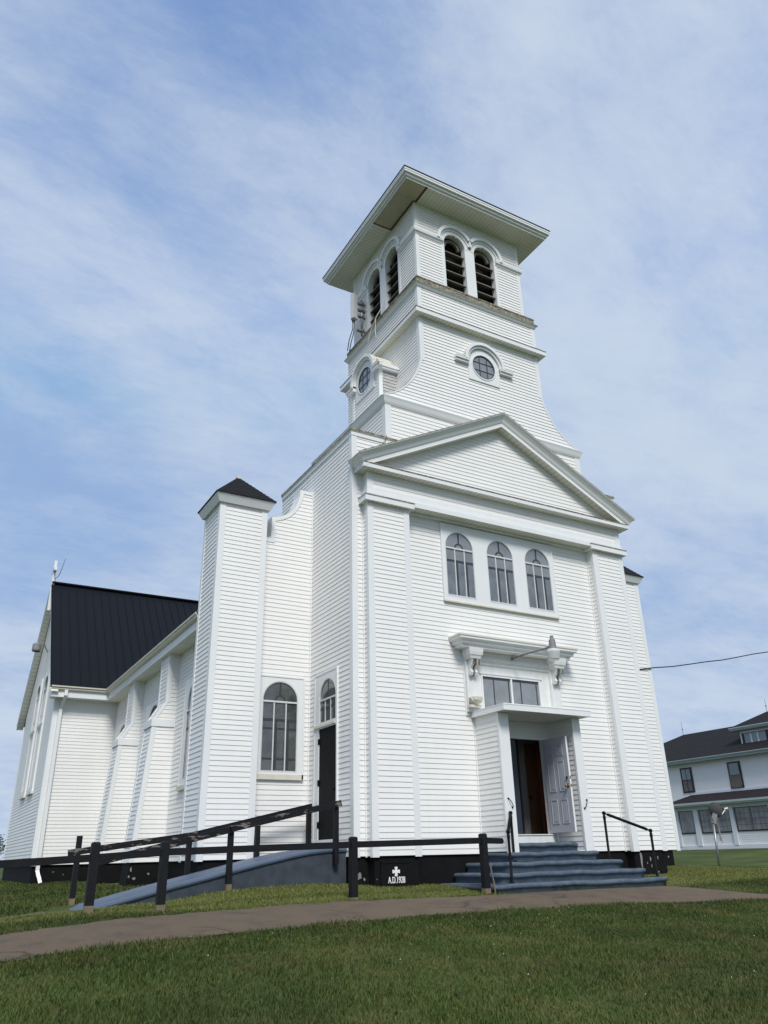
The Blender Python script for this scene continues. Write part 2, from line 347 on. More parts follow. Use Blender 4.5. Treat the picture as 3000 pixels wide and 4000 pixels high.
def siding(mb, mp, outer, holes=(), e=EXPO, t=.0125, mi=0):
    polys = [outer]+list(holes); z0 = min(p[1] for p in outer); z1 = max(p[1] for p in outer)
    k = math.floor(z0/e+1e-6)
    while k*e < z1-1e-4:
        a, b = max(k*e, z0), min((k+1)*e, z1); top = (k+1)*e; k += 1
        if b-a < .003: continue
        S0, S1 = spans(polys, a+1e-4), spans(polys, b-1e-4)
        if len(S0) != len(S1): S0 = S1 = spans(polys, (a+b)/2)
        oa = .002+(t-.002)*(top-a)/e; ob = .002+(t-.002)*(top-b)/e
        for i in range(0, len(S0)-1, 2):
            mb.quad(mp(S0[i], a, oa), mp(S0[i+1], a, oa), mp(S1[i+1], b, ob), mp(S1[i], b, ob), mi)
            mb.quad(mp(S0[i], a, oa), mp(S0[i+1], a, oa), mp(S0[i+1], a, -.002), mp(S0[i], a, -.002), mi)
def rect(s0, s1, z0, z1): return [(s0, z0), (s1, z0), (s1, z1), (s0, z1)]
def archpoly(cx, hw, z0, zs, n=24, rise=None):
    rise = hw if rise is None else rise
    return [(cx-hw, z0), (cx+hw, z0)]+[(cx+hw*math.cos(math.pi*k/n), zs+rise*math.sin(math.pi*k/n)) for k in range(n+1)]

# ------------------------------------------------------------------ ground
CP = np.array([(-2.3,-1.8,-.69),(2.4,-1.75,-.69),(0,-1.9,-.69),(-3.5,-.3,-.56),(3.7,-.3,-.52),(-4.3,.2,-.49),(-6.5,.3,-.5),(-7.7,.3,-.645),(-8.8,.3,-.7),(-9.5,1.7,-.79),(-8.95,1.75,-.65),(-5.1,-1.7,-.66),(-8.25,-1.7,-.7),(-9.27,-1.7,-.64),(-2.4,-1.6,-.67),
(-7,5.75,-.52),(-8,13.1,-.53),(-8.2,20,-.49),(6.5,1.8,-.41),(29,12,.04),(29,22,.04),(12.2,5,-.6),(-11.7,-14.3,-1.65),(0,-14,-1.6),(12,-12,-1.45),(-20,-14,-1.75),(-22,0,-1.0),(-20,25,-.7),(30,-6,-.5),(45,20,.1),(0,40,-.2),(-20,60,-.5),(45,60,.2),(-40,20,-1.2),(-30,-30,-2.2),(30,-30,-2.),(6,-5,-.9),(-7.5,-7,-1.12),(-11,-3,-.86)], float)
def kern(r): return np.where(r > 0, r*r*np.log(r+1e-9), 0.)
_n = len(CP); _D = np.hypot(CP[:, None, 0]-CP[None, :, 0], CP[:, None, 1]-CP[None, :, 1])
_A = np.zeros((_n+3, _n+3)); _A[:_n, :_n] = kern(_D)+np.eye(_n)*.5; _A[:_n, _n] = 1; _A[:_n, _n+1:] = CP[:, :2]; _A[_n:, :_n] = _A[:_n, _n:].T
_W = np.linalg.solve(_A, np.r_[CP[:, 2], 0, 0, 0])
def gz(x, y):
    x = np.asarray(x, float); y = np.asarray(y, float)
    xc = np.clip(x, -40, 60); yc = np.clip(y, -32, 70)
    k = kern(np.hypot(xc[..., None]-CP[:, 0], yc[..., None]-CP[:, 1]))@_W[:_n]
    return k+_W[_n]+_W[_n+1]*xc+_W[_n+2]*yc
def gp(x, y): return float(gz(x, y))
def axis(lo, hi, step, far):
    a = list(np.arange(lo, hi+1e-6, step)); d = step; x = hi
    while x < far: d *= 1.35; x += d; a.append(x)
    d = step; x = lo
    while x > -far: d *= 1.35; x -= d; a.insert(0, x)
    return np.array(a)
def build_ground():
    X, Y = axis(-14, 10, .3, 900), axis(-12, 8, .3, 900)
    gx, gy = np.meshgrid(X, Y); Z = gz(gx, gy); ny, nx = gx.shape
    v = np.stack([gx, gy, Z], -1).reshape(-1, 3); i = np.arange((ny-1)*(nx-1)); r, c = i//(nx-1), i % (nx-1); b = r*nx+c
    me = bpy.data.meshes.new('ground'); me.from_pydata(v.tolist(), [], np.stack([b, b+1, b+1+nx, b+nx], 1).tolist())
    at = me.attributes.new('rnd', 'FLOAT', 'POINT'); at.data.foreach_set('value', rng.random(len(v)).astype('f'))
    me.materials.append(M['ground']); me.polygons.foreach_set('use_smooth', [True]*len(me.polygons))
    o = bpy.data.objects.new('ground', me); COL.objects.link(o); tag(o, kind='structure', label='mown lawn sloping down from the church', cat='ground')
build_ground()
PATH_FAR = [(-16, -3.3), (-12.5, -3.0), (-10.5, -2.76), (-9.86, -2.74), (-9.17, -2.6), (-7.9, -2.1), (-6.6, -1.9), (-5.34, -1.87), (-4, -1.9), (-2.56, -1.88), (-1.4, -1.88), (0, -1.87), (1.2, -1.86), (2.1, -1.88), (2.34, -2.6), (2.5, -3.4), (3.0, -4.1), (4.2, -4.7)]
PATH_NEAR = [(-16, -4.9), (-12.5, -4.6), (-10.6, -4.38), (-10.2, -4.36), (-9.47, -4.28), (-8.4, -4.12), (-7.2, -3.95), (-6.36, -3.84), (-5.2, -3.68), (-4.2, -3.58), (-3.31, -3.54), (-2.5, -3.57), (-1.81, -3.63), (-.27, -3.83), (.8, -4.02), (1.7, -4.25), (2.6, -4.6), (4.0, -5.2)]
def resample(p, n):
    p = np.array(p, float); t = np.r_[0, np.cumsum(np.hypot(*np.diff(p, axis=0).T))]; q = np.linspace(0, t[-1], n)
    return np.stack([np.interp(q, t, p[:, 0]), np.interp(q, t, p[:, 1])], 1)
def build_path():
    n = 150; A = resample(PATH_FAR, n); B = resample(PATH_NEAR, n)
    A[:, 1] += rng.normal(0, .03, n)+.03*np.sin(np.arange(n)*.7); B[:, 1] += rng.normal(0, .045, n)+.04*np.sin(np.arange(n)*.55+1); m = 9
    v = []; f = []
    for i in range(n):
        for j in range(m):
            t = j/(m-1); x, y = A[i]*(1-t)+B[i]*t; v.append((x, y, gp(x, y)+.014+.03*math.sin(math.pi*t)))
    for i in range(n-1):
        for j in range(m-1): f.append((i*m+j, i*m+j+1, (i+1)*m+j+1, (i+1)*m+j))
    mb = MB(); mb.add(v, f); o = mb.build('path', 'path', smooth=True); tag(o, 'brown asphalt footpath crossing in front of the church steps', 'path', kind='structure')
    mb = MB(); v = []; f = []
    for i in range(16):
        t = i/15
        for y0, y1 in ((.35, 1.62),):
            x = -9.45-t*5; c = -.45*t; a, b = .30+c-.5*t*0, 1.62+c
            for y in (a, (a+b)/2, b): v.append((x, y, gp(x, y)+.012))
    for i in range(15):
        for j in range(2): f.append((i*3+j, i*3+j+1, i*3+j+4, i*3+j+3))
    mb.add(v, f); o = mb.build('side_path', 'path'); tag(o, 'narrow worn path leading away from the foot of the ramp', 'path', kind='structure')
build_path()

# ------------------------------------------------------------------ church
church = thing('church', (0, 1.0, -.55), 'white clapboard church with a square belfry tower, pediment and black foundation', 'church')
PY = -.245; W1, W2, W3 = 4.227, 3.955, 6.735
def core(mb, x0, x1, y0, y1, z0, z1, mi=0): mb.box(x0, x1, y0, y1, z0, z1, mi)
def corner_board(parent, x, y, z0, z1, sx, sy, wd=.11, o=.02, wy=None):
    """L board wrapping the corner (x, y); sx, sy point outwards"""
    wy = wd if wy is None else wy; mb = MB()
    xa, xb = x+sx*o, x-sx*wd; ya, yb = y+sy*o, y-sy*wy
    mb.box(xa, xb, y, ya, z0, z1); mb.box(x, xa, y, yb, z0, z1)
    return mb.build('corner_board', 'trim', parent)
def inner_corner(parent, x, y, z0, z1, sx, sy, wd=.035):
    mb = MB(); mb.box(x, x+sx*wd, y, y+sy*wd, z0, z1); return mb.build('corner_post', 'trim', parent)

def narthex():
    mb = MB()
    # centre wall with doorway
    siding(mb, Fm(0), rect(-2.89, 2.89, 0, 7.45), [rect(-.86, .72, -.2, 2.42)])
    for sx in (-1, 1): siding(mb, Fm(0), rect(min(sx*W2, sx*W1), max(sx*W2, sx*W1), 0, 8.3))
    siding(mb, Fm(0), rect(-W1, W1, 8.3, 9.24))
    siding(mb, Lm(-W1), rect(0, 4.19, 0, 9.24)); siding(mb, Rm(W1), rect(0, 4.19, 0, 9.24))
    for a, b, c, d, z0, z1 in ((-W1+.02, -1.1, .02, 4.15, 0, 9.2), (2.02, W1-.02, .02, 4.15, 0, 9.2), (.95, 2.02, .02, .09, 0, 3.02), (-1.1, 2.02, .02, 4.15, 3.02, 9.2), (-1.1, 2.02, 2.62, 4.15, 0, 3.02)): core(mb, a, b, c, d, z0, z1)
    front = mb.build('narthex_wall', 'siding', church)
    for sx in (-1, 1):
        corner_board(front, sx*W1, 0, -.02, 9.2, sx, -1, .12); inner_corner(front, sx*W2, 0, -.02, 8.17, sx, -1)
    # parapet cap
    mb = MB(); path = [(-W1, 4.19), (-W1, 0), (W1, 0), (W1, 4.19)]
    mb.sweep(path, [(0, 9.17), (.03, 9.17), (.03, 9.27), (.055, 9.29), (.055, 9.345), (-.02, 9.37), (-.4, 9.39)], [0, 0, 0, 1, 1, 1])
    mb.box(-W1+.3, W1-.3, .3, 4.1, 9.3, 9.372, 1); mb.build('parapet_cap', ['trim', 'lichen'], church)
    # pilasters
    for sx in (-1, 1):
        x0, x1 = sorted((sx*W2, sx*(W2-1.065))); mb = MB()
        siding(mb, Fm(PY), rect(x0, x1, 0, 7.40)); siding(mb, Lm(x0), rect(PY, 0, 0, 7.40)); siding(mb, Rm(x1), rect(PY, 0, 0, 7.40))
        core(mb, x0+.01, x1-.01, PY+.01, .01, .01, 7.4)
        p = mb.build('pilaster', 'siding', church)
        corner_board(p, x0, PY, -.025, 7.39, -1, -1, .13 if sx < 0 else .17, wy=.07); corner_board(p, x1, PY, -.025, 7.39, 1, -1, .13, wy=.07)
        inner_corner(p, (x1 if sx < 0 else x0), 0, -.02, 7.4, -sx, -1)
        mb = MB(); path = [(x0, 0), (x0, PY), (x1, PY), (x1, 0)]
        mb.sweep(path, [(0, 7.387), (.118, 7.387), (.118, 7.51), (.13, 7.515), (.13, 7.535), (0, 7.565)], [2, 0, 0, 1, 1], soff=(2, 2, 3))
        mb.build('capital', ['trim', 'lichen', 'soffx', 'soffy'], p)
    # entablature
    mb = MB(); siding(mb, Fm(PY), rect(-W2, W2, 7.76, 8.18)); siding(mb, Lm(-W2), rect(PY, 0, 7.53, 8.18)); siding(mb, Rm(W2), rect(PY, 0, 7.53, 8.18))
    core(mb, -W2+.01, W2-.01, PY+.012, .02, 7.50, 8.25)
    fr = mb.build('frieze', 'siding', church)
    for sx in (-1, 1): corner_board(fr, sx*W2, PY, 7.55, 8.175, sx, -1, .13, wy=.07)
    mb = MB(); path = [(-2.80, PY), (2.80, PY)]
    mb.sweep(path, [(-.245, 7.455), (.095, 7.455), (.095, 7.575), (.0, 7.585)], [1]+[0]*2, soff=(1, 1, 1))
    mb.sweep([(-W2, 0), (-W2, PY), (W2, PY), (W2, 0)], [(0, 7.575), (.052, 7.58), (.052, 7.632), (.03, 7.642), (.03, 7.70), (.018, 7.708), (.018, 7.768), (0, 7.772)], [0]*7)
    mb.box(-2.88, 2.88, -.09, 0, 7.39, 7.453); mb.build('architrave', ['trim', 'soffx'], church)
    mb = MB(); path = [(-W2, 0), (-W2, PY), (W2, PY), (W2, 0)]
    mb.sweep(path, [(0, 8.165), (.221, 8.165), (.221, 8.262), (.232, 8.266), (.232, 8.29), (.02, 8.345)], [2, 0, 1, 1, 1], soff=(2, 2, 3))
    mb.build('cornice', ['trim', 'lichen', 'soffx', 'soffy'], church)
    # pediment: tympanum and raking cornice
    mb = MB(); ap, sl_ = 10.30, .5135
    siding(mb, Fm(PY+.02), [(-W2, 8.27), (W2, 8.27), (0, ap)])
    mb.add([(-W2, 0, 8.25), (W2, 0, 8.25), (0, 0, ap+.05), (-W2, PY+.03, 8.25), (W2, PY+.03, 8.25), (0, PY+.03, ap+.05)], ((0, 1, 2), (3, 4, 5), (0, 1, 4, 3)))
    mb.build('tympanum', 'siding', church)
    mb = MB(); ca = 1/math.sqrt(1+sl_*sl_)
    prof = [(0, -.02, 2), (0, .225, 0), (.088, .225, 0), (.10, .235, 3), (.12, .25, 3), (.19, .285, 3), (.25, .335, 3), (.285, .372, 0), (.30, .378, 1), (.325, .378, 1), (.335, .30, 1), (.31, -.245, 1)]
    def rp(off, out, x): return (x, PY-out, ap+off/ca-sl_*abs(x))
    for sx in (-1, 1):
        for (a, oa, mi), (b, ob, _) in zip(prof, prof[1:]):
            pa, pb = rp(a, oa, 0), rp(b, ob, 0); ea, eb = rp(a, oa, sx*(W2+max(oa, 0))), rp(b, ob, sx*(W2+max(ob, 0)))
            mb.quad(pa, pb, eb, ea, mi)
            if oa > .2 and ob > .2: mb.quad(ea, eb, (eb[0], .0, eb[2]), (ea[0], .0, ea[2]), 0 if mi == 3 else mi)
    mb.build('raking_cornice', ['trim', 'lichen', 'soffx', 'trim'], church)
narthex()

# windows -----------------------------------------------------------
def arch_pane(parent, mp, cx, hw, z0, zs, o, upper, lower, split, bars=True, rise=None, mull=True, name='window_sash'):
    """glass with storm bars; one sash = part, its pane, muntin and mullions = sub-parts"""
    mb = MB(); ap = archpoly(cx, hw, z0, zs, rise=rise)
    mb.plate(mp, ap, [], o-.01, o, 0)
    return mb
def arched_window(parent, mp, cx, hw, z0, zs, o_glass=.022, o_bar=.042, up='glasslit', lo='glassmid', split=.72, rise=None, dark_bars=True, mullw=.026):
    rise = hw if rise is None else rise
    mb = MB(); mb.ring(mp, cx, zs, hw-.022, hw+.002, o_glass, o_bar+.004, rz=rise/hw); mb.mbox(mp, cx-hw, cx-hw+.024, z0, zs, o_glass, o_bar+.004); mb.mbox(mp, cx+hw-.024, cx+hw, z0, zs, o_glass, o_bar+.004)
    mb.mbox(mp, cx-hw, cx+hw, z0-.005, z0+.035, o_glass, o_bar+.006)
    fr = mb.build('window_sash', 'silver', parent)
    zr = z0+(zs-z0)*split
    mb = MB(); mb.plate(mp, rect(cx-hw, cx+hw, z0, zr), [], o_glass-.012, o_glass, 1); mb.plate(mp, [(cx-hw, zr), (cx+hw, zr)]+archpoly(cx, hw, zr, zs, rise=rise)[2:], [], o_glass-.014, o_glass-.001, 0)
    mb.build('pane', [up, lo], fr)
    mb = MB()
    mb.mbox(mp, cx-hw, cx+hw, zs-.05, zs-.012, o_glass, o_bar+.006)
    for k in (-1, 1):
        c = cx+k*hw*.335; mb.mbox(mp, c-mullw/2, c+mullw/2, z0+.03, zs-.05, o_glass, o_bar)
    mb.build('mullion', 'silver', fr)
    if dark_bars:
        mb = MB(); og = o_glass+.003
        mb.mbox(mp, cx-.022, cx+.022, zs+hw*.30, zs+rise*.94, o_glass, og); mb.ring(mp, cx, zs-.01, hw*.22, hw*.32, o_glass, og)
        mb.mbox(mp, cx-hw+.02, cx+hw-.02, zr-.03, zr+.03, o_glass, og+.001)
        for k in (-.20, .47): mb.mbox(mp, cx+k*hw-.03, cx+k*hw+.03, z0+.05, zr-.03, o_glass, og)
        mb.build('muntin', 'muntin', fr)
    return fr
def triple():
    mp = Fm(0); cs = (-1.335, -.108, 1.09); hw, z0, zs = .415, 5.53, 6.775
    mb = MB(); mb.plate(mp, rect(-1.815, 1.585, 5.41, 7.30), [archpoly(c, hw, z0, zs) for c in cs], 0, .048)
    for a, b, c, d in ((-1.86, 1.63, 7.30, 7.345), (-1.86, -1.815, 5.40, 7.30), (1.585, 1.63, 5.40, 7.30)): mb.mbox(mp, a, b, c, d, 0, .06)
    fr = mb.build('triple_window', 'trim', church)
    mb = MB(); mb.mbox(mp, -1.85, 1.62, 5.375, 5.41, 0, .07); mb.build('sill', 'cream', fr)
    for c in cs: arched_window(fr, mp, c, hw, z0, zs, .022, .042)
    # wing windows
    for sx in (-1, 1):
        mp = Fm(2.146); cx = sx*4.965; hw = .43; mb = MB()
        mb.plate(mp, rect(cx-.545, cx+.545, 1.66, 3.745), [archpoly(cx, hw, 1.70, 3.235)], 0, .05); mb.mbox(mp, cx-.585, cx+.585, 3.745, 3.785, 0, .062)
        mb.mbox(mp, cx+.545, cx+.585, 1.56, 3.745, 0, .062); mb.mbox(mp, cx-.585, cx-.545, 1.56, 3.745, 0, .062)
        fr = mb.build('wing_window', 'trim', church)
        mb = MB(); mb.mbox(mp, cx-.58, cx+.58, 1.55, 1.66, 0, .062); mb.build('sill', 'cream', fr)
        s = arched_window(fr, mp, cx, hw, 1.70, 3.235, .022, .042, 'glass', 'glass', .72, dark_bars=True)
        mb = MB()
        for z in (1.98, 2.62): mb = MB(); mb.mbox(mp, cx-hw+.02, cx+hw-.02, z-.02, z+.02, .022, .026); mb.build('meeting_rail', 'muntin', s)
triple()
def side_door():
    mp = Lm(-W1); mb = MB()
    mb.plate(mp, rect(.70, 1.76, 0, 3.735), [archpoly(1.14, .405, 2.66, 3.20), rect(.715, 1.56, .33, 2.56)], 0, .042)
    for a, b, c, d in ((.66, 1.80, 3.735, 3.775), (.66, .70, 0, 3.735), (1.76, 1.80, 0, 3.735)): mb.mbox(mp, a, b, c, d, 0, .05)
    fr = mb.build('side_doorway', 'trim', church)
    arched_window(fr, mp, 1.14, .405, 2.66, 3.20, .02, .032, 'glass', 'glass', .6)
    mb = MB(); mb.mbox(mp, .72, 1.74, 2.585, 2.635, .02, .075); mb.build('ledge', 'cream', fr)
    mb = MB(); mb.mbox(mp, .715, 1.56, .33, 2.56, 0, .022)
    mb.build('door_leaf', 'sidedoor', fr)
    mb = MB(); mb.ball((-W1-.06, .80, 1.28), .026); mb.tube([(-W1-.01, .80, 1.28), (-W1-.06, .80, 1.28)], .012); mb.build('door_knob', 'iron', fr, True)
    for z in (.62, 1.45, 2.3): mb = MB(); mb.mbox(mp, 1.545, 1.585, z-.06, z+.06, .02, .05); mb.build('hinge', 'iron', fr)
side_door()

# porch, hood and main door -------------------------------------------
def porch():
    # roof
    mb = MB(); xl, xr, yf = -1.295, 1.16, -1.19
    mb.sweep([(xl, 0), (xl, yf), (xr, yf), (xr, 0)], [(-.1, 2.755), (0, 2.755), (0, 2.865), (.006, 2.87), (.006, 2.885), (-.3, 2.91)], [1, 0, 0, 0, 0])
    mb.box(xl+.05, xr-.05, yf+.05, 0, 2.762, 2.905, 1); mb.build('porch_roof', ['trim', 'soffx'], church)
    for x0, x1, out in ((-1.205, -.965, -1), (.868, 1.065, 1)):
        mb = MB()
        for m in (Lm(x0), Rm(x1)): siding(mb, m, rect(-.86, 0, .03, 2.76))
        mb.box(x0+.004, x1-.004, -.86, .02, 0.03, 2.755); mb.box(x0-.02, x1+.012, -.885, -.86, -.02 if out < 0 else .0, 2.755, 1)
        mb.box(x0-.02, x0, -.86, -.83, 0, 2.75, 1); mb.box(x1, x1+.012, -.86, -.83, 0, 2.75, 1)
        pw = mb.build('porch_wall', ['siding', 'trim'], church)
        inner_corner(pw, x0 if out < 0 else x1, 0, 0, 2.75, out, -1)
        # bent handle on the front board
        xm = (x0+x1)/2; mb = MB(); s = -out
        mb.tube([(xm-.045*s*1, -.886, 1.02), (xm-.045*s, -.91, 1.02), (xm, -.935, .95), (xm+.045*s, -.925, .86), (xm+.045*s, -.886, .85)], .009, 6)
        mb.ball((xm-.045*s, -.89, 1.02), .02); mb.ball((xm+.045*s, -.89, .85), .02); mb.build('grab_handle', 'iron', pw)
    # lintel panel and jambs
    mb = MB(); mp = Fm(0); mb.mbox(mp, -.96, .865, 2.42, 2.755, 0, .03); mb.mbox(mp, -.96, .865, 2.365, 2.44, .03, .055); mb.mbox(mp, .80, .865, .20, 2.37, 0, .04); mb.mbox(mp, .705, .80, .20, 2.40, -.12, .02); mb.mbox(mp, -.96, -.845, .2, 2.40, -.12, .02)
    mb.mbox(mp, -.845, .705, 2.38, 2.42, -.12, .02)
    mb.build('door_frame', 'trim', church)
    mb = MB(); mb.mbox(mp, -.96, .78, .185, .345, -.1, .05); mb.mbox(mp, -.9, .74, .345, .365, -.1, .07); mb.build('threshold', 'wood', church)
    mb = MB(); siding(mb, mp, rect(.80, .868, .03, 2.4)); mb.build('porch_back_wall', 'siding', church)
    # vestibule
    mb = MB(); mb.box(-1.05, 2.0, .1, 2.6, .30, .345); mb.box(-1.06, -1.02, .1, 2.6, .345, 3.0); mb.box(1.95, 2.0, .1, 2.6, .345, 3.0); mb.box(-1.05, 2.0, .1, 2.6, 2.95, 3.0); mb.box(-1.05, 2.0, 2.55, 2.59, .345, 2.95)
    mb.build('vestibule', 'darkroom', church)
    mb = MB(); mb.box(.79, .96, 1.0, 1.06, .35, 2.45); mb.box(.79, 1.75, 1.0, 1.06, 2.45, 2.95); mb.build('inner_door_frame', 'plaster', church)
    mb = MB(); mb.box(.96, 1.37, 1.02, 1.06, .35, 2.45, 0); mb.box(1.37, 1.80, .98, 1.06, .35, 2.45, 1); dl = mb.build('inner_door', ['brown', 'orange'], church)
    mb = MB(); mb.ball((1.03, .98, 1.2), .028); mb.build('inner_door_knob', 'iron', dl, True)
    # closed left leaf
    mb = MB(); mb.mbox(mp, -.84, -.085, .37, 2.375, -.055, -.01); mb.build('closed_door_leaf', 'darkbluedoor', church)
    # open right leaf: swings out, seen on its inner face
    x0, x1, y0, y1, z0, z1 = .668, .712, -.025, -.80, .385, 2.365
    mb = MB(); mb.box(x0, x1, y0, y1, z0, z1)
    dm = Lm(x0)
    cols = [(-.13, -.345), (-.455, -.67)]; rows = [(.56, 1.06), (1.22, 1.86), (1.97, 2.2)]
    for a, b in cols:
        for c, d in rows:
            lo, hi = min(a, b), max(a, b)
            for s0, s1, q0, q1 in ((lo, hi, c, c+.022), (lo, hi, d-.022, d), (lo, lo+.022, c+.022, d-.022), (hi-.022, hi, c+.022, d-.022)): mb.mbox(dm, s0, s1, q0, q1, -.001, .009)
            mb.mbox(dm, lo+.05, hi-.05, c+.05, d-.05, -.001, .006)
    leaf = mb.build('open_door_leaf', 'door', church)
    mb = MB(); mb.box(x0-.001, x1+.001, -.80, -.806, z0, z1); mb.build('door_edge', 'trim', leaf)
    mb = MB(); mb.tube([(x0, -.735, 1.32), (x0-.04, -.735, 1.32)], .014); mb.ball((x0-.06, -.735, 1.32), .032); mb.box(x0-.004, x0, -.70, -.77, 1.28, 1.36); mb.build('door_knob', 'brass', leaf, True)
    mb = MB(); mb.tube([(x0, -.735, 1.49), (x0-.025, -.735, 1.49)], .03, 14); mb.build('deadbolt', 'brass', leaf)
    mb = MB()
    for z in (1.32, 1.49): mb.box(x0+.008, x1-.008, -.806, -.809, z-.03, z+.03)
    mb.build('latch_plate', 'muntin', leaf)
    # surround above the porch roof, transom window
    mb = MB(); mb.plate(mp, rect(-1.43, 1.36, 2.80, 4.28), [rect(-.955, .785, 3.0, 3.765)], 0, .03)
    mb.mbox(mp, -1.12, 1.06, 3.98, 4.06, .03, .06); mb.mbox(mp, -1.12, 1.06, 4.06, 4.13, .03, .10); mb.mbox(mp, -1.12, 1.06, 4.13, 4.28, .03, .07)
    sur = mb.build('door_surround', 'wood', church)
    for a, b in ((-1.405, -1.125), (1.06, 1.35)):
        mb = MB(); mb.mbox(mp, a, b, 2.88, 4.28, .03, .10); mb.build('surround_pilaster', 'wood', sur)
    mb = MB(); mb.mbox(mp, -.955, .785, 3.715, 3.765, 0, .045); mb.mbox(mp, -.955, -.915, 2.93, 3.715, 0, .045); mb.mbox(mp, .735, .785, 2.93, 3.715, 0, .045); mb.mbox(mp, -.115, -.065, 2.93, 3.715, 0, .04); mb.mbox(mp, -1.0, .83, 3.765, 3.80, .03, .06)
    tw = mb.build('transom_window', 'wood', church)
    mb = MB(); mb.mbox(mp, -.95, .78, 2.92, 3.75, 0, .022); mb.build('pane', 'glasslit', tw)
    mb = MB()
    for x in (-.60, -.165, .19, .66): mb.mbox(mp, x-.014, x+.014, 2.95, 3.7, .022, .027)
    mb.mbox(mp, -.9, .72, 3.66, 3.715, .022, .03); mb.build('muntin', 'muntin', tw)
    # hood cornice, three steps
    mb = MB(); hl, hr = -1.42, 1.35
    mb.sweep([(hl, 0), (hl, -.12), (hr, -.12), (hr, 0)], [(0, 4.27), (.21, 4.27), (.21, 4.322), (.222, 4.326), (.276, 4.355), (.276, 4.402), (.288, 4.406), (.345, 4.437), (.345, 4.485), (.362, 4.49), (.362, 4.53), (0, 4.565)], [1, 0, 0, 0, 0, 0, 0, 0, 0, 3, 2], soff=(1, 1, 1))
    mb.build('door_hood', ['trim', 'soffx', 'edge', 'cream'], church)
    for a, b in ((-1.40, -1.13), (1.065, 1.345)):
        mb = MB(); c = (a+b)/2
        mb.sweep([(a, -.03), (a, -.30), (b, -.30), (b, -.03)], [(-.27 if False else 0, 4.03), (.0, 4.03), (.02, 4.10), (.035, 4.11), (.05, 4.18), (.06, 4.268), (0, 4.268)], [0]*6)
        mb.box(a+.002, b-.002, -.30, -.10, 4.03, 4.266)
        pr = [(-.10, 4.03), (-.29, 4.03), (-.28, 3.93), (-.27, 3.90), (-.21, 3.86), (-.20, 3.80), (-.225, 3.74), (-.20, 3.68), (-.15, 3.66), (-.10, 3.72)]
        def ext(x0, x1, mi=0):
            n = len(pr); mb.add([(x0, y, z) for y, z in pr]+[(x1, y, z) for y, z in pr], [tuple(range(n)), tuple(range(n, 2*n))]+[(i, (i+1) % n, n+(i+1) % n, n+i) for i in range(n)], mi)
        ext(a+.045, a+.105); ext(b-.105, b-.045)
        pr = [(y if y == -.10 else y*.9, z) for y, z in pr]; ext(a+.105, b-.105, 1)
        for k in range(3):
            x = a+.05+k*.075; mb.hexa([(x, -.294, 3.90), (x+.05, -.294, 3.90), (x+.05, -.285, 3.90), (x, -.285, 3.90)], [(x+.012, -.305, 4.02), (x+.05, -.305, 4.02), (x+.05, -.285, 4.02), (x+.012, -.285, 4.02)], 1)
        mb.build('bracket', ['wood', 'louver'], sur)
    # curled pedestal left on the ledge
    mb = MB(); mb.mbox(mp, -1.42, -1.10, 2.96, 3.02, .10, .20); v = []
    for k in range(8):
        t = k/7*math.pi; mb.tube([(-1.25+.15*math.cos(t), -.17, 3.05+.10*(1-math.sin(t))*.9), (-1.25+.15*math.cos(t), -.24, 3.06+.09*(1-math.sin(t)))], .022, 6)
    mb.lathe((-1.25, -.17, 3.02), [(.05, 0), (.10, .03), (.145, .09), (.155, .16), (.12, .14), (.02, .10)], 16); mb.build('curled_ornament', 'edge', sur)
porch()

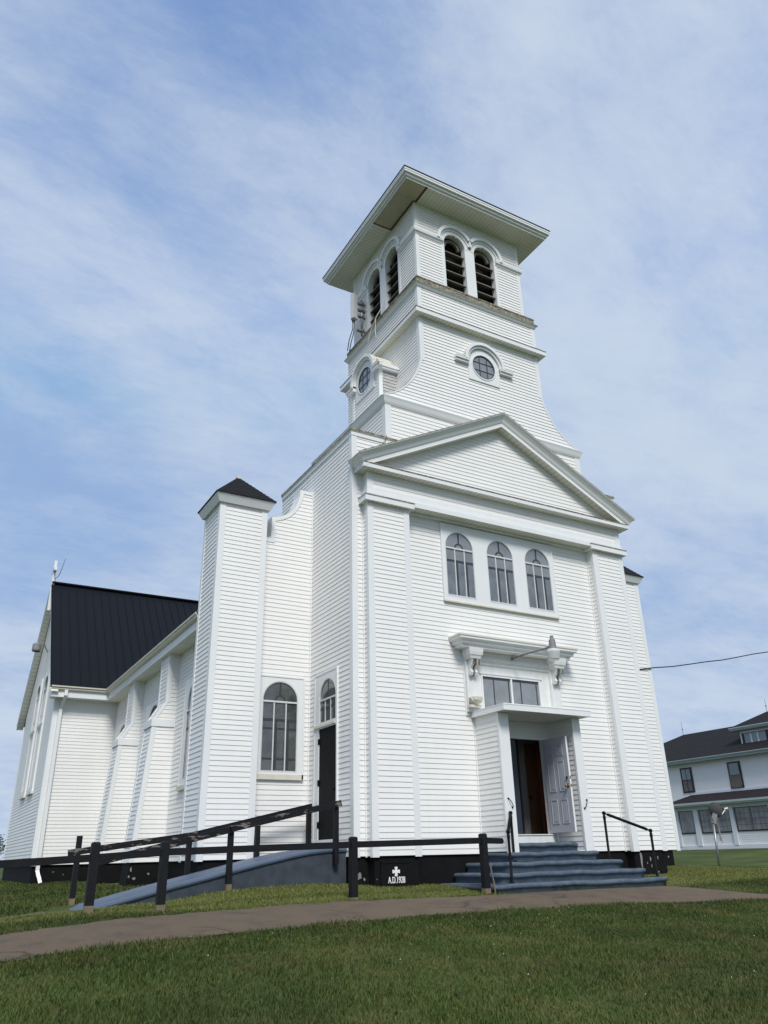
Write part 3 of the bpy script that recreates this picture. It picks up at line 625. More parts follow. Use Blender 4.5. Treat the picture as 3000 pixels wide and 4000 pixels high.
# tower ---------------------------------------------------------------
TY0, TY1, TC = .104, 4.29, 2.195
WU, WT, WB = 2.082, 3.22, 1.926
FL = [(2.082, 12.105), (2.14, 11.86), (2.245, 11.615), (2.41, 11.34), (2.60, 11.11), (2.78, 10.94), (2.98, 10.80), (3.20, 10.69), (3.325, 10.62)]
def fx(z):
    for (a, za), (b, zb) in zip(FL, FL[1:]):
        if zb <= z <= za: return a+(b-a)*(za-z)/(za-zb)
    return FL[0][0] if z > FL[0][1] else FL[-1][0]
def tower():
    mb = MB()
    siding(mb, Fm(TY0), rect(-WT, WT, 9.3, 10.42)); siding(mb, Lm(-WT), rect(TY0, TY1, 9.3, 10.42)); siding(mb, Rm(WT), rect(TY0, TY1, 9.3, 10.42))
    core(mb, -WT+.01, WT-.01, TY0+.01, TY1-.01, 9.3, 10.6); tb = mb.build('tower_base', 'siding', church)
    for sx in (-1, 1): corner_board(tb, sx*WT, TY0, 9.3, 10.42, sx, -1, .15)
    mb = MB(); path = [(-WT, TY1), (-WT, TY0), (WT, TY0), (WT, TY1)]
    mb.sweep(path, [(0, 10.38), (.03, 10.395), (.055, 10.45), (.085, 10.55), (.105, 10.60), (.105, 10.615), (-.3, 10.63)], [0]*6)
    mb.build('tower_band', 'trim', church)
    # flared stage: flat front, concave sides
    mb = MB(); out = [(x, z) for x, z in FL[::-1]]+[(WU, 13.55)]; poly = [(-x, z) for x, z in out[::-1]]+out
    siding(mb, Fm(TY0), poly, t=.0165); bk = TY1-.02
    mb.add([(s, bk, z) for s, z in poly], [tuple(range(len(poly)))])
    for sx in (-1, 1):
        siding(mb, (lambda s, z, o: (sx*(fx(z)+o), s, z)), rect(TY0, TY1, 10.62, 13.55), t=.0165)
    core(mb, -WU+.02, WU-.02, TY0+.02, TY1-.04, 10.6, 13.5); fw = mb.build('flared_tower_wall', 'siding', church)
    for sx in (-1, 1):
        corner_board(fw, sx*WU, TY0, 12.10, 13.54, sx, -1, .12)
        mb = MB()
        for (a, za), (b, zb) in zip(FL, FL[1:]):
            for y0, y1, o in ((TY0-.022, TY0+.05, .02),):
                mb.hexa([(sx*(b-.03), y0, zb), (sx*(b+o), y0, zb), (sx*(b+o), y1, zb), (sx*(b-.03), y1, zb)], [(sx*(a-.03), y0, za), (sx*(a+o), y0, za), (sx*(a+o), y1, za), (sx*(a-.03), y1, za)])
        mb.build('flare_trim', 'trim', fw)
    sq = lambda hw, y0=TY0, y1=TY1: [(-hw, y1), (-hw, y0), (hw, y0), (hw, y1)]
    mb = MB(); mb.sweep(sq(WU), [(0, 13.543), (.2, 13.543), (.2, 13.675), (.212, 13.68), (.212, 13.70), (0, 13.735)], [2, 0, 1, 1, 1], closed=True, soff=(2, 2, 3)); mb.build('tower_cornice', ['trim', 'lichen', 'soffx', 'soffy'], church)
    mb = MB(); siding(mb, Fm(TY0), rect(-WU, WU, 13.72, 14.57), t=.0165); siding(mb, Lm(-WU), rect(TY0, TY1, 13.72, 14.57), t=.0165); siding(mb, Rm(WU), rect(TY0, TY1, 13.72, 14.57), t=.0165)
    core(mb, -WU+.01, WU-.01, TY0+.01, TY1-.01, 13.5, 14.7); bw = mb.build('tower_band_wall', 'siding', church)
    for sx in (-1, 1): corner_board(bw, sx*WU, TY0, 13.72, 14.56, sx, -1, .12)
    mb = MB(); mb.sweep(sq(WU), [(0, 14.54), (.015, 14.545), (.05, 14.58), (.08, 14.64), (.11, 14.66), (.11, 14.685), (.035, 14.73), (.03, 14.88), (.045, 14.90), (.04, 14.94), (-.3, 15.0)], [0, 0, 0, 0, 1, 1, 1, 1, 1, 1], closed=True); mb.build('belfry_sill', ['trim', 'lichen'], church)
    # bullseye windows
    def bull(mp, cx, cz, dormer):
        mb = MB(); n = 40; hw = .535
        pan = [(cx-hw, cz-.51), (cx+hw, cz-.51)]+[(cx+hw*math.cos(math.pi*k/16), cz+.05+hw*math.sin(math.pi*k/16)) for k in range(17)]
        mb.plate(mp, pan, [[(cx+.385*math.cos(2*math.pi*k/n), cz+.385*math.sin(2*math.pi*k/n)) for k in range(n)]], 0, .04)
        mb.ring(mp, cx, cz, .385, .42, .04, .055, 0, 2*math.pi, 40)
        fr = mb.build('bullseye_window', 'trim', church)
        mb = MB(); mb.plate(mp, [(cx+.385*math.cos(2*math.pi*k/n), cz+.385*math.sin(2*math.pi*k/n)) for k in range(n)], [], -.01, .021); mb.build('pane', 'glasslit', fr)
        mb = MB()
        for k in (-1, 1):
            c = .128*k; h = math.sqrt(.385**2-c*c); mb.mbox(mp, cx+c-.012, cx+c+.012, cz-h, cz+h, .021, .034); mb.mbox(mp, cx-h, cx+h, cz+c-.012, cz+c+.012, .021, .032)
        mb.ring(mp, cx, cz, 0.355, .386, .021, .038, 0, 2*math.pi, 40); mb.build('muntin', 'muntin', fr)
        mb = MB(); dz = .07
        mb.ring(mp, cx, cz+dz, .53, .60, 0, .10, mi=0); mb.ring(mp, cx, cz+dz, .60, .69, 0, .15, mi=0, mtop=1)
        for s in (-1, 1):
            a, b = sorted((cx+s*.56, cx+s*.98)); mb.mbox(mp, a, b, cz-.05, cz+.02, 0, .10); mb.mbox(mp, a-.01, b+.02, cz+.02, cz+.075, 0, .14); mb.mbox(mp, a-.01, b+.02, cz+.075, cz+.09, 0, .145, 1)
        mb.build('arched_hood', ['trim', 'edge'], fr)
        return fr
    bull(Fm(TY0), 0, 12.49, False)
    for sx in (-1, 1):
        xd = 2.65; mb = MB(); cy = 2.13 if sx < 0 else 2.195; hw = .78; zt = 12.44
        mp = Lm(-xd) if sx < 0 else Rm(xd)
        siding(mb, mp, rect(cy-hw, cy+hw, 10.7, zt))
        for fsg in (-1, 1):
            y = cy+fsg*hw; mq = (lambda s, z, o: (sx*s, y+fsg*o, z)); siding(mb, mq, [(xd, 10.98), (xd, zt), (1.9, zt), (1.9, 12.6-.2), (2.1, 11.9), (2.3, 11.4)])
            siding(mb, mq, [(xd, 10.95), (xd, zt), (2.0, zt), (2.0, 11.3)])
        d = mb.build('dormer_wall', 'siding', church)
        for fsg in (-1, 1): corner_board(d, sx*xd, cy+fsg*hw, 10.9, zt, sx, fsg, .09)
        mb = MB()
        x0, x1 = sorted((sx*2.0, sx*(xd+.12)))
        mb.box(x0, x1, cy-hw-.13, cy-.55, zt, zt+.10, 0); mb.box(x0, x1, cy+.55, cy+hw+.13, zt, zt+.10, 0)
        mb.box(x0, x1, cy-hw-.10, cy-.55, zt-.06, zt, 0); mb.box(x0, x1, cy+.55, cy+hw+.10, zt-.06, zt, 0)
        mb.box(x0, x1+.004*0, cy-hw-.12, cy-.55, zt+.10, zt+.115, 1); mb.box(x0, x1, cy+.55, cy+hw+.12, zt+.10, zt+.115, 1)
        m2 = (lambda s, z, o: (sx*(2.0+o), s, z)); mb.ring(m2, cy, 12.50, .50, .70, 0, .62, mi=0, mtop=1, n=20)
        mb.build('dormer_roof', ['trim', 'edge'], d)
        bull(mp, cy, 12.46, True)
    # belfry
    BY = .289; BYB = BY+2*WB; bc = BY+WB; cxs = (-.55, .55); zb, zs, hw = 15.0, 16.86, .375
    mb = MB()
    faces = [(Fm(BY), 0., (-WB, WB)), (Lm(-WB), bc, (BY, BYB)), (Rm(WB), bc, (BY, BYB)), ((lambda s, z, o: (s, BYB+o, z)), 0., (-WB, WB))]
    for mp, c, (a, b) in faces: siding(mb, mp, rect(a, b, 14.9, 17.96), [archpoly(c+k, hw+.02, zb-.2, zs) for k in cxs], t=.0165)
    bel = mb.build('belfry_wall', 'siding', church)
    for sx in (-1, 1):
        corner_board(bel, sx*WB, BY, 14.92, 17.95, sx, -1, .10); corner_board(bel, sx*WB, BYB, 14.92, 17.95, sx, 1, .10)
    mb = MB(); mb.box(-1.45, 1.45, BY+.45, BYB-.45, 14.9, 17.9); mb.box(-WB+.03, WB-.03, BY+.03, BYB-.03, 17.6, 17.94); mb.build('belfry_core', 'darkroom', bel)
    for mp, c, (a, b) in faces:
        mb = MB()
        mb.mbox(mp, c-.175, c+.175, zb-.1, zs+.02, -.16, .022)
        for s in (-1, 1):
            q0, q1 = sorted((c+s*.925, c+s*1.035)); mb.mbox(mp, q0, q1, zb-.1, zs, -.16, .022)
            cx = c+s*.55; lim = math.acos(.55/.66)
            a0, a1 = (0, math.pi-lim) if s > 0 else (lim, math.pi)
            mb.ring(mp, cx, zs, hw, .50, -.16, .03); mb.ring(mp, cx, zs, .50, .57, 0, .06, *((0, math.pi-.25) if s > 0 else (.25, math.pi)))
            mb.ring(mp, cx, zs, .57, .67, 0, .12, a0, a1, mi=0, mtop=1)
        mb.mbox(mp, c-.035, c+.035, zs+.13, zs+.36, .05, .10, 0)
        fr = mb.build('belfry_opening', ['trim', 'edge'], church)
        mb = MB()
        for s in (-1, 1):
            cx = c+s*.55
            for k in range(5):
                z = 15.10+k*.36; hw_ = hw if z < zs else hw*.75
                p = lambda q, zz, o: mp(cx+q*hw_, zz, o)
                mb.hexa([p(-1, z, -.03), p(1, z, -.03), p(1, z+.035, -.03), p(-1, z+.035, -.03)], [p(-1, z+.17, -.33), p(1, z+.17, -.33), p(1, z+.205, -.33), p(-1, z+.205, -.33)])
            mb.ring(mp, cx, zs, .22, .30, -.20, -.12, n=16)
        mb.build('louver', 'louver', fr)
        mb = MB(); 
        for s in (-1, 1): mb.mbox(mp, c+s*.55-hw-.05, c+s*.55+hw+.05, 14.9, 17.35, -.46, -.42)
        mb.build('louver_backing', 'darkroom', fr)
    for sx in (-1, 1):
        ip = [(0, 16.72), (.03, 16.72), (.05, 16.77), (.085, 16.80), (.10, 16.88), (.10, 16.95), (.105, 16.955), (.105, 16.975), (0, 16.995)]
        for pth in ([(sx*.97, BY), (sx*WB, BY), (sx*WB, bc-.97)] if sx > 0 else [(-WB, bc-.97), (-WB, BY), (-.97, BY)], [(sx*WB, bc+.97), (sx*WB, BYB), (sx*.97, BYB)] if sx > 0 else [(-.97, BYB), (-WB, BYB), (-WB, bc+.97)]):
            mb = MB(); mb.sweep(pth, ip, [0]*6+[1, 1]); mb.build('impost_moulding', ['trim', 'edge'], bel)
    # roof
    sqb = [(-WB, BYB), (-WB, BY), (WB, BY), (WB, BYB)]
    mb = MB(); mb.sweep(sqb, [(-.03, 17.953), (.672, 17.953), (.672, 18.015), (.728, 18.03), (.728, 18.095), (.787, 18.11), (.787, 18.165), (.80, 18.18), (.80, 18.245)], [4, 0, 3, 0, 3, 0, 3, 0], closed=True, soff=(4, 1, 2))
    rf = mb.build('roof_cornice', ['trim', 'soffx', 'soffy', 'trim'], church)
    mb = MB()
    for a, b, c, d in ((-1.93, -1.85, BY-.675, BY-.01), (-WB-.075, -WB-.001, BY-.06, 1.60), (-WB-.675, -WB-.075, 1.57, 1.62)): mb.box(a, b, c, d, 17.944, 17.955)
    mb.build('soffit_gap', 'rust', rf)
    mb = MB(); mb.box(-WB-.675, -1.93, BY-.675, BY-.06, 17.948, 17.955); mb.box(-WB-.675, -WB-.075, BY-.06, 1.57, 17.948, 17.955); mb.build('soffit_board', 'oldsoffit', rf)
    mb = MB(); e = .80; mb.sweep(sqb, [(.795, 18.245), (.815, 18.245), (.815, 18.275)], [0, 0], closed=True)
    c4 = [(-WB-e, BYB+e, 18.27), (-WB-e, BY-e, 18.27), (WB+e, BY-e, 18.27), (WB+e, BYB+e, 18.27)]
    for i in range(4): mb.add([c4[i], c4[(i+1) % 4], (0, bc, 18.95)], ((0, 1, 2),))
    mb.build('tower_roof', 'shingle', church)
    # loose white cables on the belfry side
    mb = MB(); 
    mb.tube([(-1.95, 2.15, 15.6), (-2.1, 2.1, 15.2), (-2.24, 2.2, 14.85), (-2.28, 2.45, 14.55), (-2.3, 2.6, 14.2)], .012, 5); mb.tube([(-2.24, 2.2, 14.85), (-2.26, 2.2, 14.4), (-2.27, 2.15, 14.1)], .010, 5)
    mb.build('loose_cable', 'whitecable', church)
tower()

# turrets and wings ------------------------------------------------------
def turret(sx):
    x0, x1 = sorted((sx*W3, sx*(W3-1.13))); y0, y1 = 1.788, 2.914; mb = MB(); zt = 7.69
    siding(mb, Fm(y0), rect(x0, x1, 0, zt)); siding(mb, Lm(x0), rect(y0, y1, 0, zt)); siding(mb, Rm(x1), rect(y0, y1, 0, zt)); siding(mb, (lambda s, z, o: (s, y1+o, z)), rect(x0, x1, 4.8, zt))
    core(mb, x0+.01, x1-.01, y0+.01, y1-.01, 0, zt); t = mb.build('turret_wall', 'siding', church)
    for a, s in ((x0, -1), (x1, 1)):
        corner_board(t, a, y0, -.025, 7.66, s, -1, .12); corner_board(t, a, y1, -.025, 7.66, s, 1, .10)
    pth = [(x0, y1), (x0, y0), (x1, y0), (x1, y1)]
    mb = MB(); mb.sweep(pth, [(-.01, 7.64), (.07, 7.62), (.155, 7.80), (.16, 7.835)], [0, 0, 0], closed=True); tr = mb.build('turret_eave', 'trim', t)
    mb = MB(); e = .175; cs = [(x0-e, y1+e, 7.83), (x0-e, y0-e, 7.83), (x1+e, y0-e, 7.83), (x1+e, y1+e, 7.83)]; ap = ((x0+x1)/2, (y0+y1)/2, 8.65)
    for i in range(4):
        a, b = Vector(cs[i]), Vector(cs[(i+1) % 4]); q = Vector(ap); n = 11
        for k in range(n):                                        # courses of shingles, each lapping the one below
            t0, t1 = k/n, (k+1)/n; up = .012
            pa, pb, pc, pd = a.lerp(q, t0), b.lerp(q, t0), b.lerp(q, t1), a.lerp(q, t1); u = Vector((0, 0, up))
            mb.quad(pa+u, pb+u, pc, pd); mb.quad(pa, pb, pb+u, pa+u)
    mb.sweep(pth, [(.155, 7.815), (.178, 7.812), (.178, 7.842)], [0, 0], closed=True)
    mb.build('turret_roof', 'shingle', t)
    mb = MB(); mb.box(ap[0]-.05, ap[0]+.05, ap[1]-.05, ap[1]+.05, 8.60, 8.665); mb.build('finial_cap', 'edge', t)
    # wing wall with scroll parapet
    m = (lambda s, z, o: (sx*-s, 2.146-o, z))
    cv = [(-4.60, 8.555), (-4.605, 8.40), (-4.67, 8.18), (-4.78, 7.98), (-4.92, 7.83), (-5.08, 7.735), (-5.22, 7.69), (-5.335, 7.665)]
    poly = [(-5.62, 0), (-4.2, 0), (-4.2, 8.56)]+cv+[(-5.335, 7.10), (-5.62, 7.10)]
    mb = MB(); siding(mb, m, poly); mb.plate(m, poly, [], -.35, -.004); wv = mb.build('wing_wall', 'siding', church)
    mb = MB(); edge = [(-4.227, 8.56)]+cv+[(-5.335, 7.10), (-5.62, 7.10)]; inn = []
    for i, p in enumerate(edge):
        a = Vector(edge[max(i-1, 0)]); b = Vector(edge[min(i+1, len(edge)-1)]); d = (b-a).normalized(); nn = Vector((-d.y, d.x)); inn.append((p[0]+nn.x*.10, p[1]+nn.y*.10))
    inn[0] = (-4.227, 8.46); inn[1] = (-4.50, 8.46); inn[-3] = (-5.235, 7.56); inn[-2] = (-5.235, 7.00); inn[-1] = (-5.62, 7.0)
    for i in range(len(edge)-1):
        q = [edge[i], edge[i+1], inn[i+1], inn[i]]; mb.plate(m, q, [], -.36, .022) if i > 20 else mb.plate(m, q, [], -.002, .022)
        (a, b), (c, d) = edge[i], edge[i+1]; e_ = Vector((c-a, d-b)).normalized()*.006; mb.quad(m(a+e_.y, b-e_.x, .022), m(c+e_.y, d-e_.x, .022), m(c+e_.y, d-e_.x, -.37), m(a+e_.y, b-e_.x, -.37))
    mb.build('scroll_trim', 'trim', wv)
    inner_corner(wv, sx*W1, 2.146, -.02, 8.56, sx, -1)
for s in (-1, 1): turret(s)

# nave, buttresses, transept ------------------------------------------------
XN = 6.293
def nave():
    mb = MB(); siding(mb, Lm(-XN), rect(2.9, 13.15, 0, 4.97)); siding(mb, Rm(XN), rect(2.9, 26, 0, 4.97)); core(mb, -XN+.01, XN-.01, 2.95, 26, 0, 5.2); 
    mb.build('nave_wall', 'siding', church)
    mb = MB(); sl = .74; xe, ze = 6.74, 5.27; zr = ze+xe*sl
    for sx in (-1, 1):
        mb.hexa([(sx*xe, 2.95, ze-.03), (0, 2.95, zr-.03), (0, 26.4, zr-.03), (sx*xe, 26.4, ze-.03)], [(sx*xe, 2.95, ze), (0, 2.95, zr), (0, 26.4, zr), (sx*xe, 26.4, ze)])
    mb.build('nave_roof', 'greyshingle', church)
    mb = MB()
    pth = [(-8.268, 21.0), (-8.268, 13.15), (-XN, 13.15), (-XN, 2.92)]
    pth = [(-8.50, 13.15), (-XN, 13.15), (-XN, 2.92)]
    pr = [(0, 4.935), (.40, 4.935), (.40, 5.14)]
    mb.sweep([(-8.46, 13.15), (-XN-.0, 13.15), (-XN-.0, 2.92)], pr, [1, 0], soff=(1, 1, 2))
    ev = mb.build('eave', ['trim', 'soffx', 'soffy'], church)
    mb = MB(); mb.sweep([(-8.50, 13.15), (-XN, 13.15), (-XN, 2.92)], [(.40, 5.135), (.44, 5.14), (.475, 5.17), (.485, 5.22), (.515, 5.235), (.52, 5.275), (.505, 5.275), (.47, 5.2), (.41, 5.2)], [0]*8); mb.build('gutter', 'cream', ev)
    mb = MB(); mb.sweep([(XN, 2.92), (XN, 26)][::-1], [(-.40, 5.14), (-.40, 4.935), (0, 4.935)]); mb.build('eave', 'trim', church)
    # curled shingle edges over the gutter
    mb = MB(); y = 3.0
    while y < 12.4:
        l = random.uniform(.25, .45); x = -6.74; mb.hexa([(x-.05, y, 5.285), (x+.3, y, 5.285+.24), (x+.3, y+l, 5.285+.24), (x-.05, y+l, 5.285)], [(x-.05, y, 5.30+random.uniform(0, .012)), (x+.3, y, 5.30+.24), (x+.3, y+l, 5.30+.24), (x-.05, y+l, 5.30+random.uniform(0, .012))]); y += l+.008
    mb.build('shingle_edge', 'greyshingle', ev)
    for cy in (4.05, 7.85, 11.6):
        mp = Lm(-XN); mb = MB(); mb.plate(mp, rect(cy-.80, cy+.80, 1.6, 4.12), [archpoly(cy, .62, 1.72, 3.34, rise=.66)], 0, .05); mb.mbox(mp, cy-.84, cy+.84, 4.12, 4.16, 0, .06); mb.mbox(mp, cy+.80, cy+.84, 1.6, 4.12, 0, .06); mb.mbox(mp, cy-.84, cy-.80, 1.6, 4.12, 0, .06)
        fr = mb.build('nave_window', 'trim', church); mb = MB(); mb.mbox(mp, cy-.84, cy+.84, 1.50, 1.6, 0, .09); mb.build('sill', 'cream', fr)
        arched_window(fr, mp, cy, .62, 1.72, 3.34, .022, .04, 'glass', 'glass', rise=.66)
    # buttresses
    OUT = [(6.577, 4.94), (6.577, 3.70), (6.84, 3.26), (6.86, 3.09), (7.09, 0)]
    def ox(z):
        for (a, za), (b, zb) in zip(OUT, OUT[1:]):
            if zb <= z <= za: return a+(b-a)*(za-z)/(za-zb)
        return OUT[-1][0]
    for y0 in (5.75, 9.45):
        y1 = y0+.73; mb = MB(); poly = [(-x, z) for x, z in OUT[::-1]]; poly = [(-XN, 0)]+poly+[(-XN, 4.94)]
        siding(mb, Fm(y0), poly); siding(mb, (lambda s, z, o: (s, y1+o, z)), poly)
        siding(mb, (lambda s, z, o: (-ox(z)-o, s, z)), rect(y0, y1, 0, 4.94)); mb.plate(Fm(0), poly, [], -y1+.01, -y0-.01)
        b = mb.build('buttress', 'siding', church)
        for yy, sg in ((y0, -1), (y1, 1)):
            mb = MB()
            for (a, za), (c, zc) in zip(OUT, OUT[1:]):
                if abs(za-3.26) < .01: continue
                w = .10 if za > 3.75 or za < 3.2 else .06
                ya, yb = sorted((yy+sg*.02, yy)); mb.hexa([(-c+w, ya, zc), (-c-.02, ya, zc), (-c-.02, yb, zc), (-c+w, yb, zc)], [(-a+w, ya, za), (-a-.02, ya, za), (-a-.02, yb, za), (-a+w, yb, za)])
                ya, yb = sorted((yy, yy-sg*.07)); mb.hexa([(-c, ya, zc), (-c-.02, ya, zc), (-c-.02, yb, zc), (-c, yb, zc)], [(-a, ya, za), (-a-.02, ya, za), (-a-.02, yb, za), (-a, yb, za)])
            mb.build('corner_board', 'trim', b)
        mb = MB(); mb.box(-6.90, -XN, y0-.035, y1+.035, 3.09, 3.265); mb.build('weathering_band', 'trim', b)
        inner_corner(b, -XN, y0, -.02, 4.93, -1, -1, .03)
nave()
XT, YT0, YT1, YC = 8.268, 13.15, 20.98, 17.07
def transept():
    mb = MB(); siding(mb, Fm(YT0), rect(-XT, -XN, 0, 4.97)); zp = 9.84
    siding(mb, Lm(-XT), [(YT0, 0), (YT1, 0), (YT1, 5.56), (YC, zp), (YT0, 5.56)])
    core(mb, -XT+.01, -XN+.02, YT0+.01, YT1, 0, 5.1); mb.add([(-XT+.02, YT0, 4.9), (-XT+.02, YT1, 4.9), (-XT+.02, YC, zp), (-1, YT0, 4.9), (-1, YT1, 4.9), (-1, YC, zp)], ((0, 1, 2), (0, 2, 5, 3), (1, 4, 5, 2)))
    t = mb.build('transept_wall', 'siding', church)
    corner_board(t, -XT, YT0, -.025, 4.93, -1, -1, .14); corner_board(t, -XT, YT1, -.025, 4.9, -1, 1, .12); inner_corner(t, -XN, YT0, -.02, 4.93, -1, -1)
    # standing seam roof
    ze, zr, xl = 5.265, 10.05, -8.52; y0, y1 = 12.66, 21.48; mb = MB(); sl = (zr-ze)/(YC-y0)
    for ys in (y0, y1):
        mb.hexa([(xl, ys, ze-.05), (0, ys, ze-.05), (0, YC, zr-.05), (xl, YC, zr-.05)], [(xl, ys, ze), (0, ys, ze), (0, YC, zr), (xl, YC, zr)])
        x = xl+.02
        while x < -.5:
            sg = -1 if ys == y0 else 1
            mb.bar((x, ys, ze+.012), (x, YC, zr+.012), .024, .034); x += .302
    mb.bar((xl-.01, YC, zr+.03), (0, YC, zr+.03), .26, .05)
    mb.build('transept_roof', 'metalroof', church)
    # rake boards and soffit
    mb = MB()
    for ys, sg in ((y0, 1), (y1, -1)):
        a = Vector((0, ys, ze)); b = Vector((0, YC, zr))
        for xa, xb, d0, d1, mi in ((xl-.012, xl+.02, -.055, -.185, 0), (xl, -XT-.016, -.15, -.18, 1), (xl-.018, xl+.005, .012, -.05, 2)):
            mb.hexa([(xa, a.y, a.z+d1), (xb, a.y, a.z+d1), (xb, a.y, a.z+d0), (xa, a.y, a.z+d0)], [(xa, b.y, b.z+d1), (xb, b.y, b.z+d1), (xb, b.y, b.z+d0), (xa, b.y, b.z+d0)], mi)
    mb.build('rake_board', ['trim', 'soffy', 'metalroof'], church)
    for cy in (15.74, 17.62):
        mp = Lm(-XT); mb = MB(); zt = 6.35 if cy < 19 else 5.9
        mb.plate(mp, rect(cy-.58, cy+.58, 2.25, zt), [archpoly(cy, .44, 2.4, zt-.6)], 0, .06); mb.mbox(mp, cy-.62, cy+.62, 4.44, 4.52, .06, .08)
        fr = mb.build('transept_window', 'trim', church); arched_window(fr, mp, cy, .44, 2.4, zt-.6, .022, .04, 'glassmid', 'glassmid'); mb = MB(); mb.mbox(mp, cy-.62, cy+.62, 2.17, 2.25, 0, .09); mb.build('sill', 'cream', fr)
    # downspout
    mb = MB(); y = YT0-.07
    mb.bar((-8.03, YT0-.44, 5.16), (-8.03, YT0-.44, 4.98), .10, .075, up=(0, 1, 0)); mb.bar((-8.03, YT0-.44, 4.99), (-8.07, y, 4.62), .10, .075, up=(0, 1, 0)); mb.bar((-8.07, y, 4.64), (-8.07, y, -.18), .105, .08, up=(0, 1, 0)); mb.bar((-8.07, y, -.16), (-8.02, y-.10, -.34), .10, .08, up=(0, 1, 0)); mb.bar((-8.02, y-.10, -.32), (-7.97, y-.22, -.50), .10, .08, up=(0, 1, 0))
    mb.build('downspout', 'trim', church)
    # gable cross
    mb = MB(); xg = -8.50
    mb.box(xg-.05, xg+.05, YC-.06, YC+.06, 8.95, 10.98); mb.box(xg-.05, xg+.05, YC-.33, YC+.33, 10.50, 10.63); mb.box(xg+.05, xg+.16, YC-.06, YC+.06, 9.0, 9.12); mb.build('gable_cross', 'trim', church)
    mb = MB(); mb.tube([(xg+.06, YC-.02, 9.9), (xg+.07, YC-.02, 10.28), (xg+.14, YC-.05, 10.32), (xg+.20, YC-.05, 10.45), (xg+.33, YC-.05, 11.12)], [.012, .012, .014, .014, .008], 6); mb.build('lightning_rod', 'muntin', church)
    mb = MB(); mb.tube([(-XT, 17.3, 7.4), (-8.5, 16.6, 7.52), (-8.85, 15.2, 7.1)], .022, 6); mb.lathe((-8.9, 15.0, 6.9), [(.13, -.05), (.15, 0), (.14, .2), (.06, .26), (.001, .27)], 14); mb.build('gable_lamp', 'lampgrey', church)
transept()

